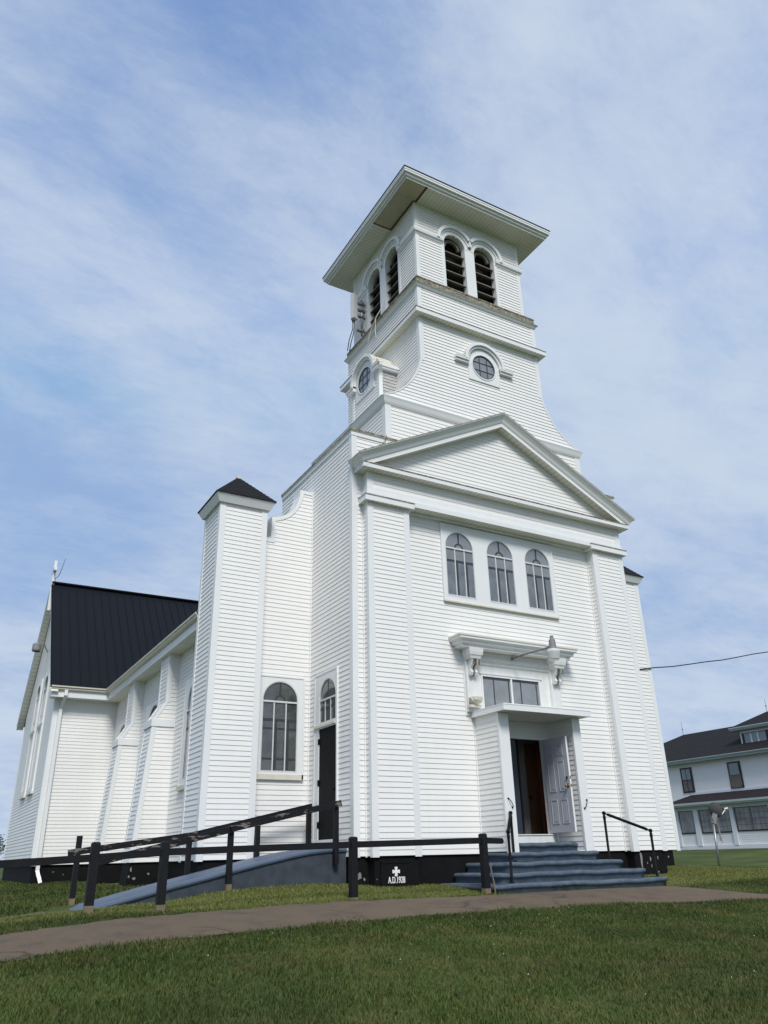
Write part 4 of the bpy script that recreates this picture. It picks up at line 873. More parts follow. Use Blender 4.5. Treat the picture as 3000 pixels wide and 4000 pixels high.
# foundation and cornerstone -------------------------------------------------
def foundation():
    mb = MB(); zb = -1.0
    for x0, x1, y0, y1 in ((-W1+.03, W1-.03, .03, 4), (-W3+.05, -W3+1.10, 1.82, 2.9), (W3-1.10, W3-.24, 1.82, 2.9), (-5.7, -4.2, 2.2, 3.0), (4.2, 5.7, 2.2, 3.0), (-XN+.04, XN-.04, 2.95, 25), (-XT+.04, -XN, YT0+.05, YT1-.05)): mb.box(x0, x1, y0, y1, zb, -.004)
    for sx in (-1, 1):
        a, b = sorted((sx*(W2-.05), sx*(W2-1.03))); mb.box(a, b, PY+.03, .04, zb, -.006)
    mb.box(-7.55, -6.2, 13.3, 13.31, zb, -.01)
    for y in (5.75, 9.45): mb.hexa([(-7.16, y+.03, zb), (-XN, y+.03, zb), (-XN, y+.70, zb), (-7.16, y+.70, zb)], [(-7.07, y+.03, -.006), (-XN, y+.03, -.006), (-XN, y+.70, -.006), (-7.07, y+.70, -.006)])
    rr = random.Random(11)
    def chip(mp, s, z, w, h, o):                                  # flaked paint showing the grey wall beneath
        pts = [(s+w/2*math.cos(t)*rr.uniform(.5, 1.15), z+h/2*math.sin(t)*rr.uniform(.5, 1.15)) for t in [2*math.pi*k/11 for k in range(11)]]; mb.plate(mp, pts, [], o-.004, o+.002, 1)
    mp = Fm(PY+.03)
    for s_, z, w_, h in ((3.12, -.20, .09, .36), (3.42, -.19, .06, .10), (3.66, -.17, .035, .09), (3.30, -.27, .03, .05), (3.43, -.33, .03, .10), (3.62, -.47, .06, .05), (-3.86, -.40, .02, .03)): chip(mp, s_, z, w_, h, 0)
    mp = Fm(1.82)
    for s_, z, w_, h in ((5.9, -.2, .09, .10), (6.3, -.17, .05, .06)): chip(mp, s_, z, w_, h, 0)
    for s_, z, w_, h in ((-4.12, -.34, .14, .14), (-4.0, -.40, .05, .06)): chip(Fm(.03), s_, z, w_, h, 0)
    for s_, z, w_, h in ((-7.03, -.15, .05, .12), (-7.06, -.3, .05, .08), (-6.94, -.34, .09, .06), (-6.62, -.25, .06, .06)): chip(Fm(5.78), s_, z, w_, h, .004)
    for s_, z, w_, h in ((-7.6, -.2, .03, .05), (-7.3, -.28, .03, .04)): chip(Fm(13.2), s_, z, w_, h, .004)
    for s_, z, w_, h in ((-6.1, -.22, .22, .12), (-6.25, -.16, .08, .07), (-6.0, -.15, .05, .06)): chip(Fm(1.82), s_, z, w_, h, .002)
    fo = mb.build('foundation', ['black', 'flake'], church)
    mb = MB(); mp = Fm(PY+.03); mb.mbox(mp, -3.79, -3.10, -.62, -.085, 0, .045); mb.mbox(mp, -3.79, -3.16, -.13, -.10, .045, .055); cs = mb.build('cornerstone', 'black', church)
    # A.D.1928
    cu = bpy.data.curves.new('lettering', 'FONT'); cu.body = 'A.D.1928'; cu.size = .155; cu.extrude = .004; cu.align_x = 'CENTER'; cu.space_character = 1.02
    to = bpy.data.objects.new('lettering', cu); COL.objects.link(to); bpy.context.view_layer.update()
    me = bpy.data.meshes.new_from_object(to.evaluated_get(bpy.context.evaluated_depsgraph_get())); bpy.data.objects.remove(to)
    xs = [v.co.x for v in me.vertices]; ys = [v.co.y for v in me.vertices]; kx = .37/(max(xs)-min(xs)); kz = .112/(max(ys)-min(ys)); cx = (max(xs)+min(xs))/2
    for v in me.vertices: x, y, z = v.co; v.co = (-3.462+(x-cx)*kx, PY+.03-.047-z, -.478+(y-min(ys))*kz)
    bmx = bmesh.new(); bmx.from_mesh(me); dup = bmesh.ops.duplicate(bmx, geom=bmx.verts[:]+bmx.edges[:]+bmx.faces[:])['geom']
    for v in dup:
        if isinstance(v, bmesh.types.BMVert): v.co.x += .0045; v.co.y -= .0006
    bmx.to_mesh(me); bmx.free()
    me.materials.append(M['letter']); lo = bpy.data.objects.new('lettering', me); COL.objects.link(lo); lo.parent = cs
    mb = MB(); cx, cz, r = -3.468, -.277, .082; pts = []
    for k in range(4):
        a = k*math.pi/2
        for rr, dt in ((.022, -.785), (.066, -.46), (.082, -.42), (.0835, -.2), (.0835, .2), (.082, .42), (.066, .46)):
            t = a+dt; rr2 = rr*1.41 if rr < .03 else rr; pts.append((cx+rr2*math.sin(t), cz+rr2*math.cos(t)))
    mb.plate(mp, pts, [], .045, .052); mb.build('cross_emblem', 'letter', cs)
foundation()

# ------------------------------------------------------------------ steps
def steps():
    st = thing('front_steps', (-.07, -1.0, -.69), 'blue grey carpeted steps widening down from the open main door', 'steps')
    data = [(-1.0, .885, -.62, .185, .01), (-1.22, 1.09, -.98, .01, -.17), (-1.67, 1.50, -1.23, -.166, -.35), (-1.98, 1.85, -1.50, -.348, -.53), (-2.33, 2.17, -1.77, -.525, -.80)]
    for i, (x0, x1, yf, z1, z0) in enumerate(data):
        if i == 0: x0, x1 = -.955, .86
        yb = .02 if i == 0 else -.02; n = 26
        pth = []
        if i > 0: pth += [(x0, yb), (x0, (yb+yf)/2)]
        pth += [(x0+(x1-x0)*k/n, yf) for k in range(n+1)]
        if i > 0: pth += [(x1, (yb+yf)/2), (x1, yb)]
        rise = z1-z0; mb = MB(); prof = [(-.035, z0-.05), (-.03, z1-.085), (-.004, z1-.075), (.004, z1-.045), (-.004, z1-.014), (-.03, z1), (-.12, z1+.002)]
        mb.sweep(pth, prof, [0]*6, cap=False); k = len(prof)
        for j in range(len(pth)):                                   # carpet sags a little between fixings
            ph = j*.9+i*2.1; d = .006*math.sin(ph)+.005*math.sin(ph*.37+1)
            for q in range(1, k): x, y, z = mb.v[j*k+q]; mb.v[j*k+q] = (x, y+d*.6, z+d)
        mb.quad((x0+.10, yf+.10, z1), (x1-.10, yf+.10, z1), (x1-.10, yb, z1), (x0+.10, yb, z1)); mb.quad((x0+.02, yf+.10, z1-.003), (x0+.12, yf+.1, z1-.003), (x0+.12, yb, z1-.003), (x0+.02, yb, z1-.003)); mb.quad((x1-.12, yf+.10, z1-.003), (x1-.02, yf+.1, z1-.003), (x1-.02, yb, z1-.003), (x1-.12, yb, z1-.003))
        s = mb.build('step', 'carpet', st, True)
    mb = MB(); rr = random.Random(3)
    for x, l in ((-.95, .13), (-.72, .26), (-.42, .16)):
        pts = [(x+l*t/6, -1.779-.004*rr.random(), -.60+.012*math.sin(t*1.7)+rr.uniform(-.01, .01)) for t in range(7)]; mb.tube(pts, [.002, .007, .012, .010, .008, .006, .002], 6)
    mb.build('torn_carpet', 'blackwood', s)
    # post feet sit on the treads
steps()
def step_rail(top, bot, label):
    t = thing('handrail', (bot[0], bot[1], bot[2]), label, 'handrail', 'iron handrails on the front steps')
    for p, h in ((top, .90), (bot, .90)):
        mb = MB(); a = Vector(p)
        mb.tube([a, a+Vector((0, 0, .02)), a+Vector((0, 0, .025)), a+Vector((0, 0, h-.14)), a+Vector((0, 0, h-.10)), a+Vector((0, 0, h-.05)), a+Vector((0, 0, h-.03))], [.055, .055, .026, .026, .032, .03, .018], 10); mb.ball(a+Vector((0, 0, h)), .042); mb.build('post', 'iron', t, True)
    a, b = Vector(top)+Vector((0, 0, .90)), Vector(bot)+Vector((0, 0, .90)); d = (b-a).normalized(); mb = MB()
    L_ = (b-a).length; mb.tube([a+d*.02, a+d*.07, a+d*.08, a+d*(L_-.08), a+d*(L_-.07), b-d*.02], [.015, .018, .03, .03, .018, .015], 10); mb.build('rail', 'iron', t, True)
step_rail((-1.13, -.925, -.16), (-1.70, -1.52, -.53), 'iron handrail beside the left porch wall, seen almost end on')
step_rail((1.24, -1.12, -.16), (2.04, -1.61, -.53), 'iron handrail sloping down across the right end of the steps')
def stake():
    t = thing('stake', (-2.36, -1.84, -.69), 'thin bent grey stake standing at the left foot of the steps', 'stake')
    mb = MB(); x, y = -2.36, -1.84; mb.tube([(x+.02, y, -.72), (x, y, -.5), (x-.012, y, -.43)], .014, 6, 0); mb.build('lower_rod', 'rawpost', t)
    mb = MB(); mb.tube([(x-.012, y, -.45), (x-.05, y, -.25), (x-.045, y, -.19)], .013, 6); mb.build('upper_rod', 'steel', t)
stake()

# ------------------------------------------------------------------ ramp and its rails
RX = [(-9.47, -.79), (-8.85, -.665), (-8.3, -.54), (-7.75, -.415), (-7.1, -.28), (-6.55, -.165), (-6.0, -.05), (-5.4, .065), (-5.0, .128), (-4.7, .155), (-4.45, .165), (-4.235, .168)]
def ramp():
    t = thing('ramp', (-6.6, 1.0, -.5), 'long blue grey access ramp rising to the black side door', 'ramp')
    mb = MB(); ya, yb = .30, 1.72; n = len(RX); k = 9
    def edge(i): return RX[i]
    prof = [(ya+.03, -.09), (ya, -.075), (ya-.012, -.045), (ya-.006, -.012), (ya+.025, 0), (ya+.4, .0), (yb-.03, 0), (yb, -.03), (yb, -.09)]
    for i in range(n):
        x, z = RX[i]
        for y, dz in prof:
            xx = x
            if i == 0: xx = -9.47+(yb-y)/(yb-ya)*.52; 
            zz = z+dz if i else max(-.79+(yb-y)/(yb-ya)*.10+dz, gp(xx, y)-.02)
            mb.v.append((xx, y, zz))
    for i in range(n-1):
        for q in range(k-1): mb.f.append((i*k+q, i*k+q+1, (i+1)*k+q+1, (i+1)*k+q)); mb.m.append(0)
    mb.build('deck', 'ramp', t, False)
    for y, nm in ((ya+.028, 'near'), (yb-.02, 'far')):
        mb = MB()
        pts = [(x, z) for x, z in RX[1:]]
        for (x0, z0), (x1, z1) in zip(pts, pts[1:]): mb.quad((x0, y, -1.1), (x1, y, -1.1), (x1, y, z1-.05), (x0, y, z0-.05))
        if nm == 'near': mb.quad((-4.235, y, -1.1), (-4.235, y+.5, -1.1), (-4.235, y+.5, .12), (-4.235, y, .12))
        mb.build('skirt', 'rampshaded', t)
ramp()
def rail_set(label, pts, posts, y, sgn):
    t = thing('ramp_handrail', (posts[0][0], y, posts[0][1]), label, 'handrail', 'wooden handrails along the ramp')
    for x, z0, z1, bare in posts:
        mb = MB(); mb.bar((x, y, z0-.15), (x, y, z1), .09, .09, up=(0, 1, 0))
        o = mb.build('post', 'blackwood', t)
        if bare: mb = MB(); mb.bar((x, y, z0-.1), (x, y, z0+.09), .094, .094, up=(0, 1, 0)); mb.build('bare_foot', 'rawpost', o)
    for a, b, off, dz, mt in pts:
        mb = MB(); mb.bar((a[0], y+off, a[1]+dz), (b[0], y+off, b[1]+dz), .045, .11); mb.build('rail', mt, t)
rail_set('wooden handrail on the near side of the ramp, its top edge peeling', [((-8.98, -.02), (-6.64, .49), -.07, 0, 'peel'), ((-6.66, .495), (-4.42, .965), -.07, .0, 'peel')], [(-6.61, -.49, .52, True), (-4.50, .03, .95, False)], .24, -1)
rail_set('wooden handrail on the far side of the ramp against the church wall', [((-9.13, .165), (-6.80, .455), -.07, 0, 'peel'), ((-6.90, .44), (-4.30, 1.005), .07, 0, 'blackwood')], [(-8.95, -.66, .45, True), (-6.92, -.27, .40, False), (-5.53, .02, .68, False), (-4.40, .14, .93, False)], 1.72, 1)

# ------------------------------------------------------------------ front fence
def fence():
    t = thing('rail_fence', (-6, -1.7, -.68), 'low black wooden fence with one straight rail running in front of the church', 'fence')
    P_ = [(-13.2, -1.75, -.20, .12), (-9.31, -1.70, -.64, .262), (-8.31, -1.70, -.70, .262), (-5.14, -1.70, -.66, .302), (-2.44, -1.70, -.675, .338)]
    for i, (x, y, z0, z1) in enumerate(P_):
        z0 = gp(x, y); mb = MB(); h = .058
        mb.hexa([(x-h, y-h, z0-.2), (x+h, y-h, z0-.2), (x+h, y+h, z0-.2), (x-h, y+h, z0-.2)], [(x-h, y-h, z1-.02), (x+h, y-h, z1-.02), (x+h, y+h, z1-.02), (x-h, y+h, z1-.02)])
        mb.hexa([(x-h, y-h, z1-.02), (x+h, y-h, z1-.02), (x+h, y+h, z1-.02), (x-h, y+h, z1-.02)], [(x-h+.02, y-h+.02, z1), (x+h-.02, y-h+.02, z1), (x+h-.02, y+h-.02, z1), (x-h+.02, y+h-.02, z1)])
        o = mb.build('post', 'blackwood', t)
        if i: mb = MB(); q = h+.002; mb.box(x-q, x+q, y-q, y+q, z0-.1, z0+(.10 if i != 3 else .04)); mb.build('bare_foot', 'rawpost', o)
    R_ = [(-13.4, -.17), (-10.55, -.005), (-9.31, .052), (-8.31, .112), (-5.14, .178), (-2.44, .215), (-1.98, .205)]
    for i in range(len(R_)-1):
        (x0, a), (x1, b) = R_[i], R_[i+1]; mb = MB(); y = -1.70
        mb.bar((x0, y, a), (x1+(.0 if i < 5 else 0), y, b), .05, .10)
        if i == 5:
            mb = MB(); pts = [(x0, a-.05), (x1-.04, b-.05), (x1-.012, b-.04), (x1, b-.01), (x1, b+.01), (x1-.012, b+.04), (x1-.04, b+.05), (x0, a+.05)]; mb.plate(Fm(y+.025), pts, [], 0, .05)
        mb.build('rail', 'blackwood', t)
fence()

# ------------------------------------------------------------------ lamp, antenna, wire, dish
def lamp():
    t = thing('wall_lamp', (-.03, -.1, 4.2), 'grey barn lamp with frosted globe on a long arm above the porch', 'lamp')
    x, y = -.03, -1.50
    mb = MB(); mb.tube([(x-.0, -.08, 4.19), (x, -.45, 4.20), (x, y+.10, 4.17)], .022, 8); mb.tube([(x, -.44, 4.20), (x, -.50, 4.20)], .03, 8); mb.ball((x, -.08, 4.19), .04); mb.build('arm', 'lampgrey', t, True)
    mb = MB(); mb.lathe((x, y, 4.0), [(.001, .40), (.038, .40), (.04, .38), (.04, .32), (.066, .315), (.07, .30), (.085, .12), (.085, .10), (.07, .09)], 18); mb.build('housing', 'lampgrey', t)
    mb = MB(); mb.lathe((x, y, 4.0), [(.07, .11), (.095, .10), (.148, .05), (.152, .03), (.13, .03)], 20); mb.build('collar', 'globe', t)
    mb = MB(); mb.lathe((x, y, 4.0), [(.150, .03), (.146, .0), (.122, -.13), (.110, -.145), (.001, -.145)], 22); mb.build('globe', 'globe', t)
lamp()
def antenna():
    t = thing('panel_antenna', (-2.2, 3.5, 15.5), 'pale panel antenna clamped to the back corner of the belfry', 'antenna')
    mb = MB(); x0, x1 = -2.42, -2.20; y0, y1 = 3.50, 3.68
    mb.hexa([(x0, y0-.02, 15.66), (x0+.05, y0-.15, 15.66), (x1, y0-.1, 15.66), (x1-.04, y1, 15.66)], [(x0, y0-.02, 16.62), (x0+.05, y0-.15, 16.62), (x1, y0-.1, 16.62), (x1-.04, y1, 16.62)]); mb.build('panel', 'plastic', t)
    mb = MB(); mb.tube([(-2.06, 3.40, 15.05), (-2.06, 3.40, 16.45)], .035, 10); mb.build('mast', 'steel', t, True)
    mb = MB()
    for z in (15.25, 15.8, 16.05, 16.3): mb.box(-2.22, -1.93, 3.36, 3.46, z-.03, z+.03); mb.tube([(-2.10, 3.34, z-.04), (-2.02, 3.34, z+.06)], .018, 6)
    mb.build('clamp', 'lampgrey', t)
    mb = MB(); mb.tube([(-2.33, 3.5, 15.66), (-2.33, 3.52, 15.3), (-2.36, 3.7, 15.0), (-2.32, 3.9, 14.72)], .014, 6); mb.tube([(-2.27, 3.5, 15.66), (-2.28, 3.55, 15.2), (-2.27, 3.75, 14.95), (-2.25, 3.9, 14.72)], .014, 6); mb.build('cable', 'cable', t)
antenna()
def wire():
    t = MB(); A, B, C = Vector((6.10, 1.78, 4.87)), Vector((12, 1.37, 5.93)), Vector((34, .2, 9.6)); pts = [A]
    for k in range(1, 9):
        q = k/8; pts.append(A.lerp(B, q)+Vector((0, 0, -.06*math.sin(math.pi*q)+.012*math.sin(k*2.1))))
    pts += [B.lerp(C, q)+Vector((0, 0, -.25*math.sin(math.pi*q))) for q in (.25, .5, .75, 1)]
    t.tube(pts, .017, 6); o = t.build('power_line', 'cable'); tag(o, 'dark overhead wire leaving the right side of the church', 'cable')
wire()
def dish():
    bx, by = 12.2, 5.0; bz = gp(bx, by)
    t = thing('satellite_dish', (bx, by, bz), 'grey satellite dish on a leaning steel pole on the lawn', 'satellite dish')
    top = Vector((12.30, 5.0, .80)); mb = MB(); mb.tube([(bx, by, bz-.2), top], .04, 10); mb.build('pole', 'steel', t, True)
    c = Vector((12.42, 4.95, 1.22)); ax = (Vector((11.0, 0.6, 3.2))-Vector((12.4, 5, 1.2))).normalized(); ax = Vector((.95, .24, .22)).normalized()
    u = ax.cross(Vector((0, 0, 1))).normalized(); v = u.cross(ax); mb = MB(); n = 24; rings = []
    for r, d in ((.0, 0.), (.09, .008), (.165, .022), (.225, .045), (.245, .052)):
        rings.append([c+(u*math.cos(2*math.pi*k/n)+v*math.sin(2*math.pi*k/n)*1.06)*max(r, .002)+ax*d for k in range(n)])
    vs = [p for q in rings for p in q]; fs = [(i*n+k, i*n+(k+1) % n, (i+1)*n+(k+1) % n, (i+1)*n+k) for i in range(4) for k in range(n)]; mb.add(vs, fs); mb.build('reflector', 'dishgrey', t, True)
    f = c+ax*.36+Vector((.62, -.78, 0))*.20+Vector((0, 0, -.03)); mb = MB(); mb.tube([c-v*.23+ax*.03, c-v*.24+ax*.2+u*.05, f-v*.03], .018, 6); mb.build('feed_arm', 'steel', t)
    mb = MB(); mb.tube([f-ax*.02-u*.02, f+ax*.08+u*.06], [.028, .04], 8); mb.build('receiver', 'plastic', t)
    mb = MB(); mb.bar(top, c-ax*.05-v*.1, .10, .14); mb.tube([top+Vector((.05, -.05, .1)), top+Vector((.16, -.06, -.15)), top+Vector((.13, -.06, -.55))], .025, 6); mb.tube([top+Vector((-.02, -.04, .02)), top+Vector((-.08, -.06, .2)), top+Vector((.02, -.06, .34)), top+Vector((.16, -.06, .2)), top+Vector((.18, -.06, -.3)), top+Vector((.2, -.06, -.62))], .012, 6); mb.build('mount', 'lampgrey', t)
dish()
def bit_cable():
    mb = MB(); mb.tube([(-4.27, -.03, .02), (-4.30, -.08, -.2), (-4.33, -.10, -.38), (-4.29, -.12, -.52)], .011, 6); mb.build('ground_cable', 'whitecable', church)
    mb = MB(); mb.tube([(-3.29, -.04, 9.40), (-3.31, -.075, 9.34), (-3.345, -.06, 9.22), (-3.42, -.05, 9.13), (-3.42, -.05, 9.05)], .008, 5); mb.build('stray_wire', 'cable', church)
bit_cable()

# ------------------------------------------------------------------ neighbouring house
def house():
    hx, xe, xp = 30.236, 29.736, 28.036; ya, yb = 27.6, 9.0; zb = .1
    h = thing('house', (hx+4, 18, .1), 'white two storey house with dark hip roof and glazed porch beyond the lawn', 'house')
    mb = MB(); siding(mb, Lm(hx), rect(yb, ya, zb, 5.0), e=.105); siding(mb, Fm(yb), rect(hx, hx+9, zb, 5.0), e=.105); mb.box(hx+.01, hx+9, yb+.01, ya, -.3, 5.0); mb.build('house_wall', 'housewall', h)
    mb = MB(); mb.box(xe, hx+.02, yb-.5, ya+.5, 4.98, 5.05); mb.sweep([(xe, ya+.5), (xe, yb-.5), (hx+9.5, yb-.5)], [(0, 4.99), (.01, 5.06), (.05, 5.08), (.06, 5.12), (.09, 5.14), (.09, 5.18)], [0]*5); mb.build('house_eave', 'housegreen', h)
    ze, zr = 5.17, 7.42; xr = xe+4.75; mb = MB(); y0, y1 = yb-.55, ya+.55; c = [(xe-.06, y1, ze), (xe-.06, y0, ze), (hx+9.5, y0, ze), (hx+9.5, y1, ze)]; r0, r1 = (xr, 24.0, zr), (xr, y0+4.6, zr)
    mb.add(c+[r0, r1], ((0, 1, 5, 4), (1, 2, 5), (2, 3, 4, 5), (3, 0, 4), (0, 3, 2, 1))); mb.build('house_roof', 'houseroof', h)
    for (y, x, z) in ((24.0, xr, zr),):
        mb = MB(); mb.tube([(x, y, z-.05), (x, y, z+.95)], [.02, .01], 5); mb.ball((x, y, z+.38), .05); mb.build('lightning_rod', 'steel', h)
    # dormer
    dx = 31.04; da, db = 16.97, 14.75; mb = MB(); mb.box(dx+.004, dx+3.2, db, da, 5.5, 6.5); siding(mb, Lm(dx), rect(db, da, 5.5, 6.5), e=.105); dm = mb.build('dormer_wall', 'housetrim', h)
    mb = MB(); mb.sweep([(dx+2.2, da+.08), (dx-.05, da+.08), (dx-.05, db-.08), (dx+2.2, db-.08)][::1], [(0, 6.49), (.30, 6.53), (.33, 6.60), (.36, 6.67), (.36, 6.72)], [0]*4)
    mb.v = [(x, y, z) for x, y, z in mb.v]; mb.build('dormer_eave', 'housegreen', dm)
    mb = MB(); e = [(dx-.40, da+.44, 6.71), (dx-.40, db-.44, 6.71), (dx+3.0, db-.44, 6.71), (dx+3.0, da+.44, 6.71)]; ap = (dx+1.45, (da+db)/2, 7.62); ap2 = (dx+3, (da+db)/2, 7.62)
    mb.add(e+[ap, ap2], ((0, 1, 4), (1, 2, 5, 4), (0, 4, 5, 3), (0, 3, 2, 1))); mb.build('dormer_roof', 'houseroof', dm)
    mb = MB(); mb.tube([(ap[0], ap[1], 7.58), (ap[0], ap[1], 8.36)], [.02, .01], 5); mb.ball((ap[0], ap[1], 7.95), .05); mb.build('lightning_rod', 'steel', dm)
    mp = Lm(dx+.0); mb = MB(); mb.mbox(mp, 15.05, 16.85, 5.60, 6.36, .012, .03); wn = mb.build('dormer_window', 'maroon', h)
    mb = MB(); mb.mbox(mp, 15.24, 16.68, 5.66, 6.32, .03, .04); mb.build('pane', 'blind', wn)
    mb = MB()
    for y in (15.76, 16.22): mb.mbox(mp, y-.045, y+.045, 5.66, 6.32, .04, .06)
    mb.mbox(mp, 16.86, 16.94, 5.58, 6.45, .012, .05); mb.build('mullion', 'housetrim', wn)
    # upper windows
    mp = Lm(hx)
    for i, (y0, y1) in enumerate(((20.35, 21.13), (16.82, 17.61), (11.2, 12.0))):
        mb = MB(); mb.mbox(mp, y0-.05, y1+.05, 3.27, 4.75, 0, .06); wn = mb.build('upper_window', 'maroon', h)
        mb = MB(); mb.mbox(mp, y0+.07, y1-.07, 4.03, 4.66, .06, .075, 0); mb.mbox(mp, y0+.07, y1-.07, 3.36, 3.98, .06, .07, 1); mb.build('pane', ['blind', 'curtain'], wn)
        mb = MB(); m_ = (y0+y1)/2
        if i != 1: mb.mbox(mp, m_-.015, m_+.015, 3.36, 4.66, .07, .085)
        mb.mbox(mp, y0+.05, y1-.05, 3.98, 4.03, .06, .085)
        if i == 1:
            for q0, q1, z0, z1 in ((y0+.03, y0+.08, 3.33, 4.7), (y1-.08, y1-.03, 3.33, 4.7), (y0+.03, y1-.03, 3.31, 3.38)): mb.mbox(mp, q0, q1, z0, z1, .06, .09)
        mb.build('sash_bar', 'maroon' if i != 1 else 'louver', wn)
    # porch
    xq = 27.736; pa, pb = 20.32, 8.6
    mb = MB(); mb.hexa([(xq-.1, pa+.35, 2.47), (xq-.1, pb, 2.47), (hx, pb, 3.05), (hx, pa+.35, 3.05)], [(xq-.1, pa+.35, 2.52), (xq-.1, pb, 2.52), (hx, pb, 3.12), (hx, pa+.35, 3.12)]); pr = mb.build('porch_roof', 'porchroof', h)
    mb = MB(); mb.box(xq-.13, xq+.3, pb, pa+.38, 2.32, 2.47); mb.box(xq-.17, xq-.13, pb, pa+.38, 2.40, 2.51); mb.build('porch_eave', 'housegreen', pr)
    mb = MB(); mb.box(hx-.03, hx-.004, pb, pa+.3, 3.125, 3.27); mb.build('flashing', 'housetrim', pr)
    mb = MB(); siding(mb, Lm(xp+.05), rect(pb, pa, .1, 2.35), e=.095); mb.box(xp+.06, hx, pb, pa, -.2, 2.34); mb.build('porch_wall', 'housewall', h)
    mp = Lm(xp+.05)
    mb = MB(); mb.mbox(mp, pb, pa, -.1, .22, .02, .10); mb.mbox(mp, pb, pa, 2.12, 2.34, .02, .06); mb.build('porch_base', 'housetrim', h)
    for y0, y1 in ((20.0, 20.3), (18.57, 18.89), (16.16, 16.42), (13.7, 13.95), (11.2, 11.5)):
        mb = MB(); mb.mbox(mp, y0, y1, .20, 2.2, .02, .12); mb.build('porch_post', 'housetrim', h)
    for y0, y1, zz in ((18.93, 19.98, .91), (16.46, 18.52, .89), (13.98, 16.12, .92), (11.5, 13.7, .92)):
        mb = MB(); mb.mbox(mp, y0, y1, zz-.04, 2.12, .016, .045); wn = mb.build('porch_window', 'maroon', h)
        mb = MB(); mb.mbox(mp, y0+.05, y1-.05, zz+.03, 2.08, .045, .055); mb.build('pane', 'housedark', wn)
        if y1-y0 > 1.5:
            mb = MB(); m_ = (y0+y1)/2+.05; mb.mbox(mp, m_-.04, m_+.04, zz+.02, 2.08, .055, .07); mb.mbox(mp, y1-.09, y1-.05, zz+.02, 2.08, .055, .07); mb.build('mullion', 'curtain', wn)
            mb = MB()
            for q in range(1, 7): yy = y0+(y1-y0)*q/7; mb.mbox(mp, yy-.009, yy+.009, zz+.05, 2.06, .055, .058)
            for q in range(1, 4): z = zz+(2.1-zz)*q/4; mb.mbox(mp, y0+.06, y1-.06, z-.009, z+.009, .055, .0585)
            mb.build('muntin', 'muntin', wn)
house()

# ------------------------------------------------------------------ tree beyond the lawn at the left
def tree(x, y, h, r, n, label):
    z0 = gp(x, y); t = thing('tree', (x, y, z0), label, 'tree', 'trees beyond the lawn'); rr = np.random.default_rng(int(abs(x*10)+y))
    mb = MB(); mb.tube([(x, y, z0-.3), (x+.05, y, z0+h*.3), (x-.05, y, z0+h*.6), (x, y, z0+h*.85)], [.16, .13, .09, .04], 8)
    for k in range(7):
        a = rr.uniform(0, 6.28); b = z0+h*rr.uniform(.2, .6); mb.tube([(x, y, b), (x+r*.5*math.cos(a), y+r*.5*math.sin(a), b+h*.15), (x+r*.8*math.cos(a), y+r*.8*math.sin(a), b+h*.3)], [.06, .04, .015], 6)
    mb.build('trunk', 'bark', t)
    cl = rr.normal(0, 1, (26, 3)); cl /= np.linalg.norm(cl, axis=1)[:, None]; cl *= rr.uniform(.45, 1, (26, 1)); cc = np.array([x, y, z0+h*.55])+cl*np.array([r, r, h*.42])
    p = cc[rr.integers(0, 26, n)]+rr.normal(0, 1, (n, 3))*np.array([r, r, r])*.17; p[:, 2] = np.maximum(p[:, 2], z0+.1)
    a = rr.normal(0, 1, (n, 3)); a /= np.linalg.norm(a, axis=1)[:, None]; b = np.cross(a, rr.normal(0, 1, (n, 3))); b /= np.linalg.norm(b, axis=1)[:, None]; s = rr.uniform(.05, .12, (n, 1))
    v = np.stack([p-a*s, p-b*s*.6, p+a*s, p+b*s*.6], 1).reshape(-1, 3); me = bpy.data.meshes.new('crown'); me.from_pydata(v.tolist(), [], np.arange(n*4).reshape(-1, 4).tolist())
    at = me.attributes.new('rnd', 'FLOAT', 'POINT'); at.data.foreach_set('value', np.repeat(rr.random(n), 4).astype('f')); me.materials.append(M['leaf']); o = bpy.data.objects.new('crown', me); COL.objects.link(o); o.parent = t; o.location = -t.location
tree(-6.6, 60, 2.75, 1.9, 5000, 'low bushy green tree showing past the left end of the church')
tree(-11.5, 66, 4.5, 2.6, 5000, 'taller green tree standing to the left of the low bushy one')

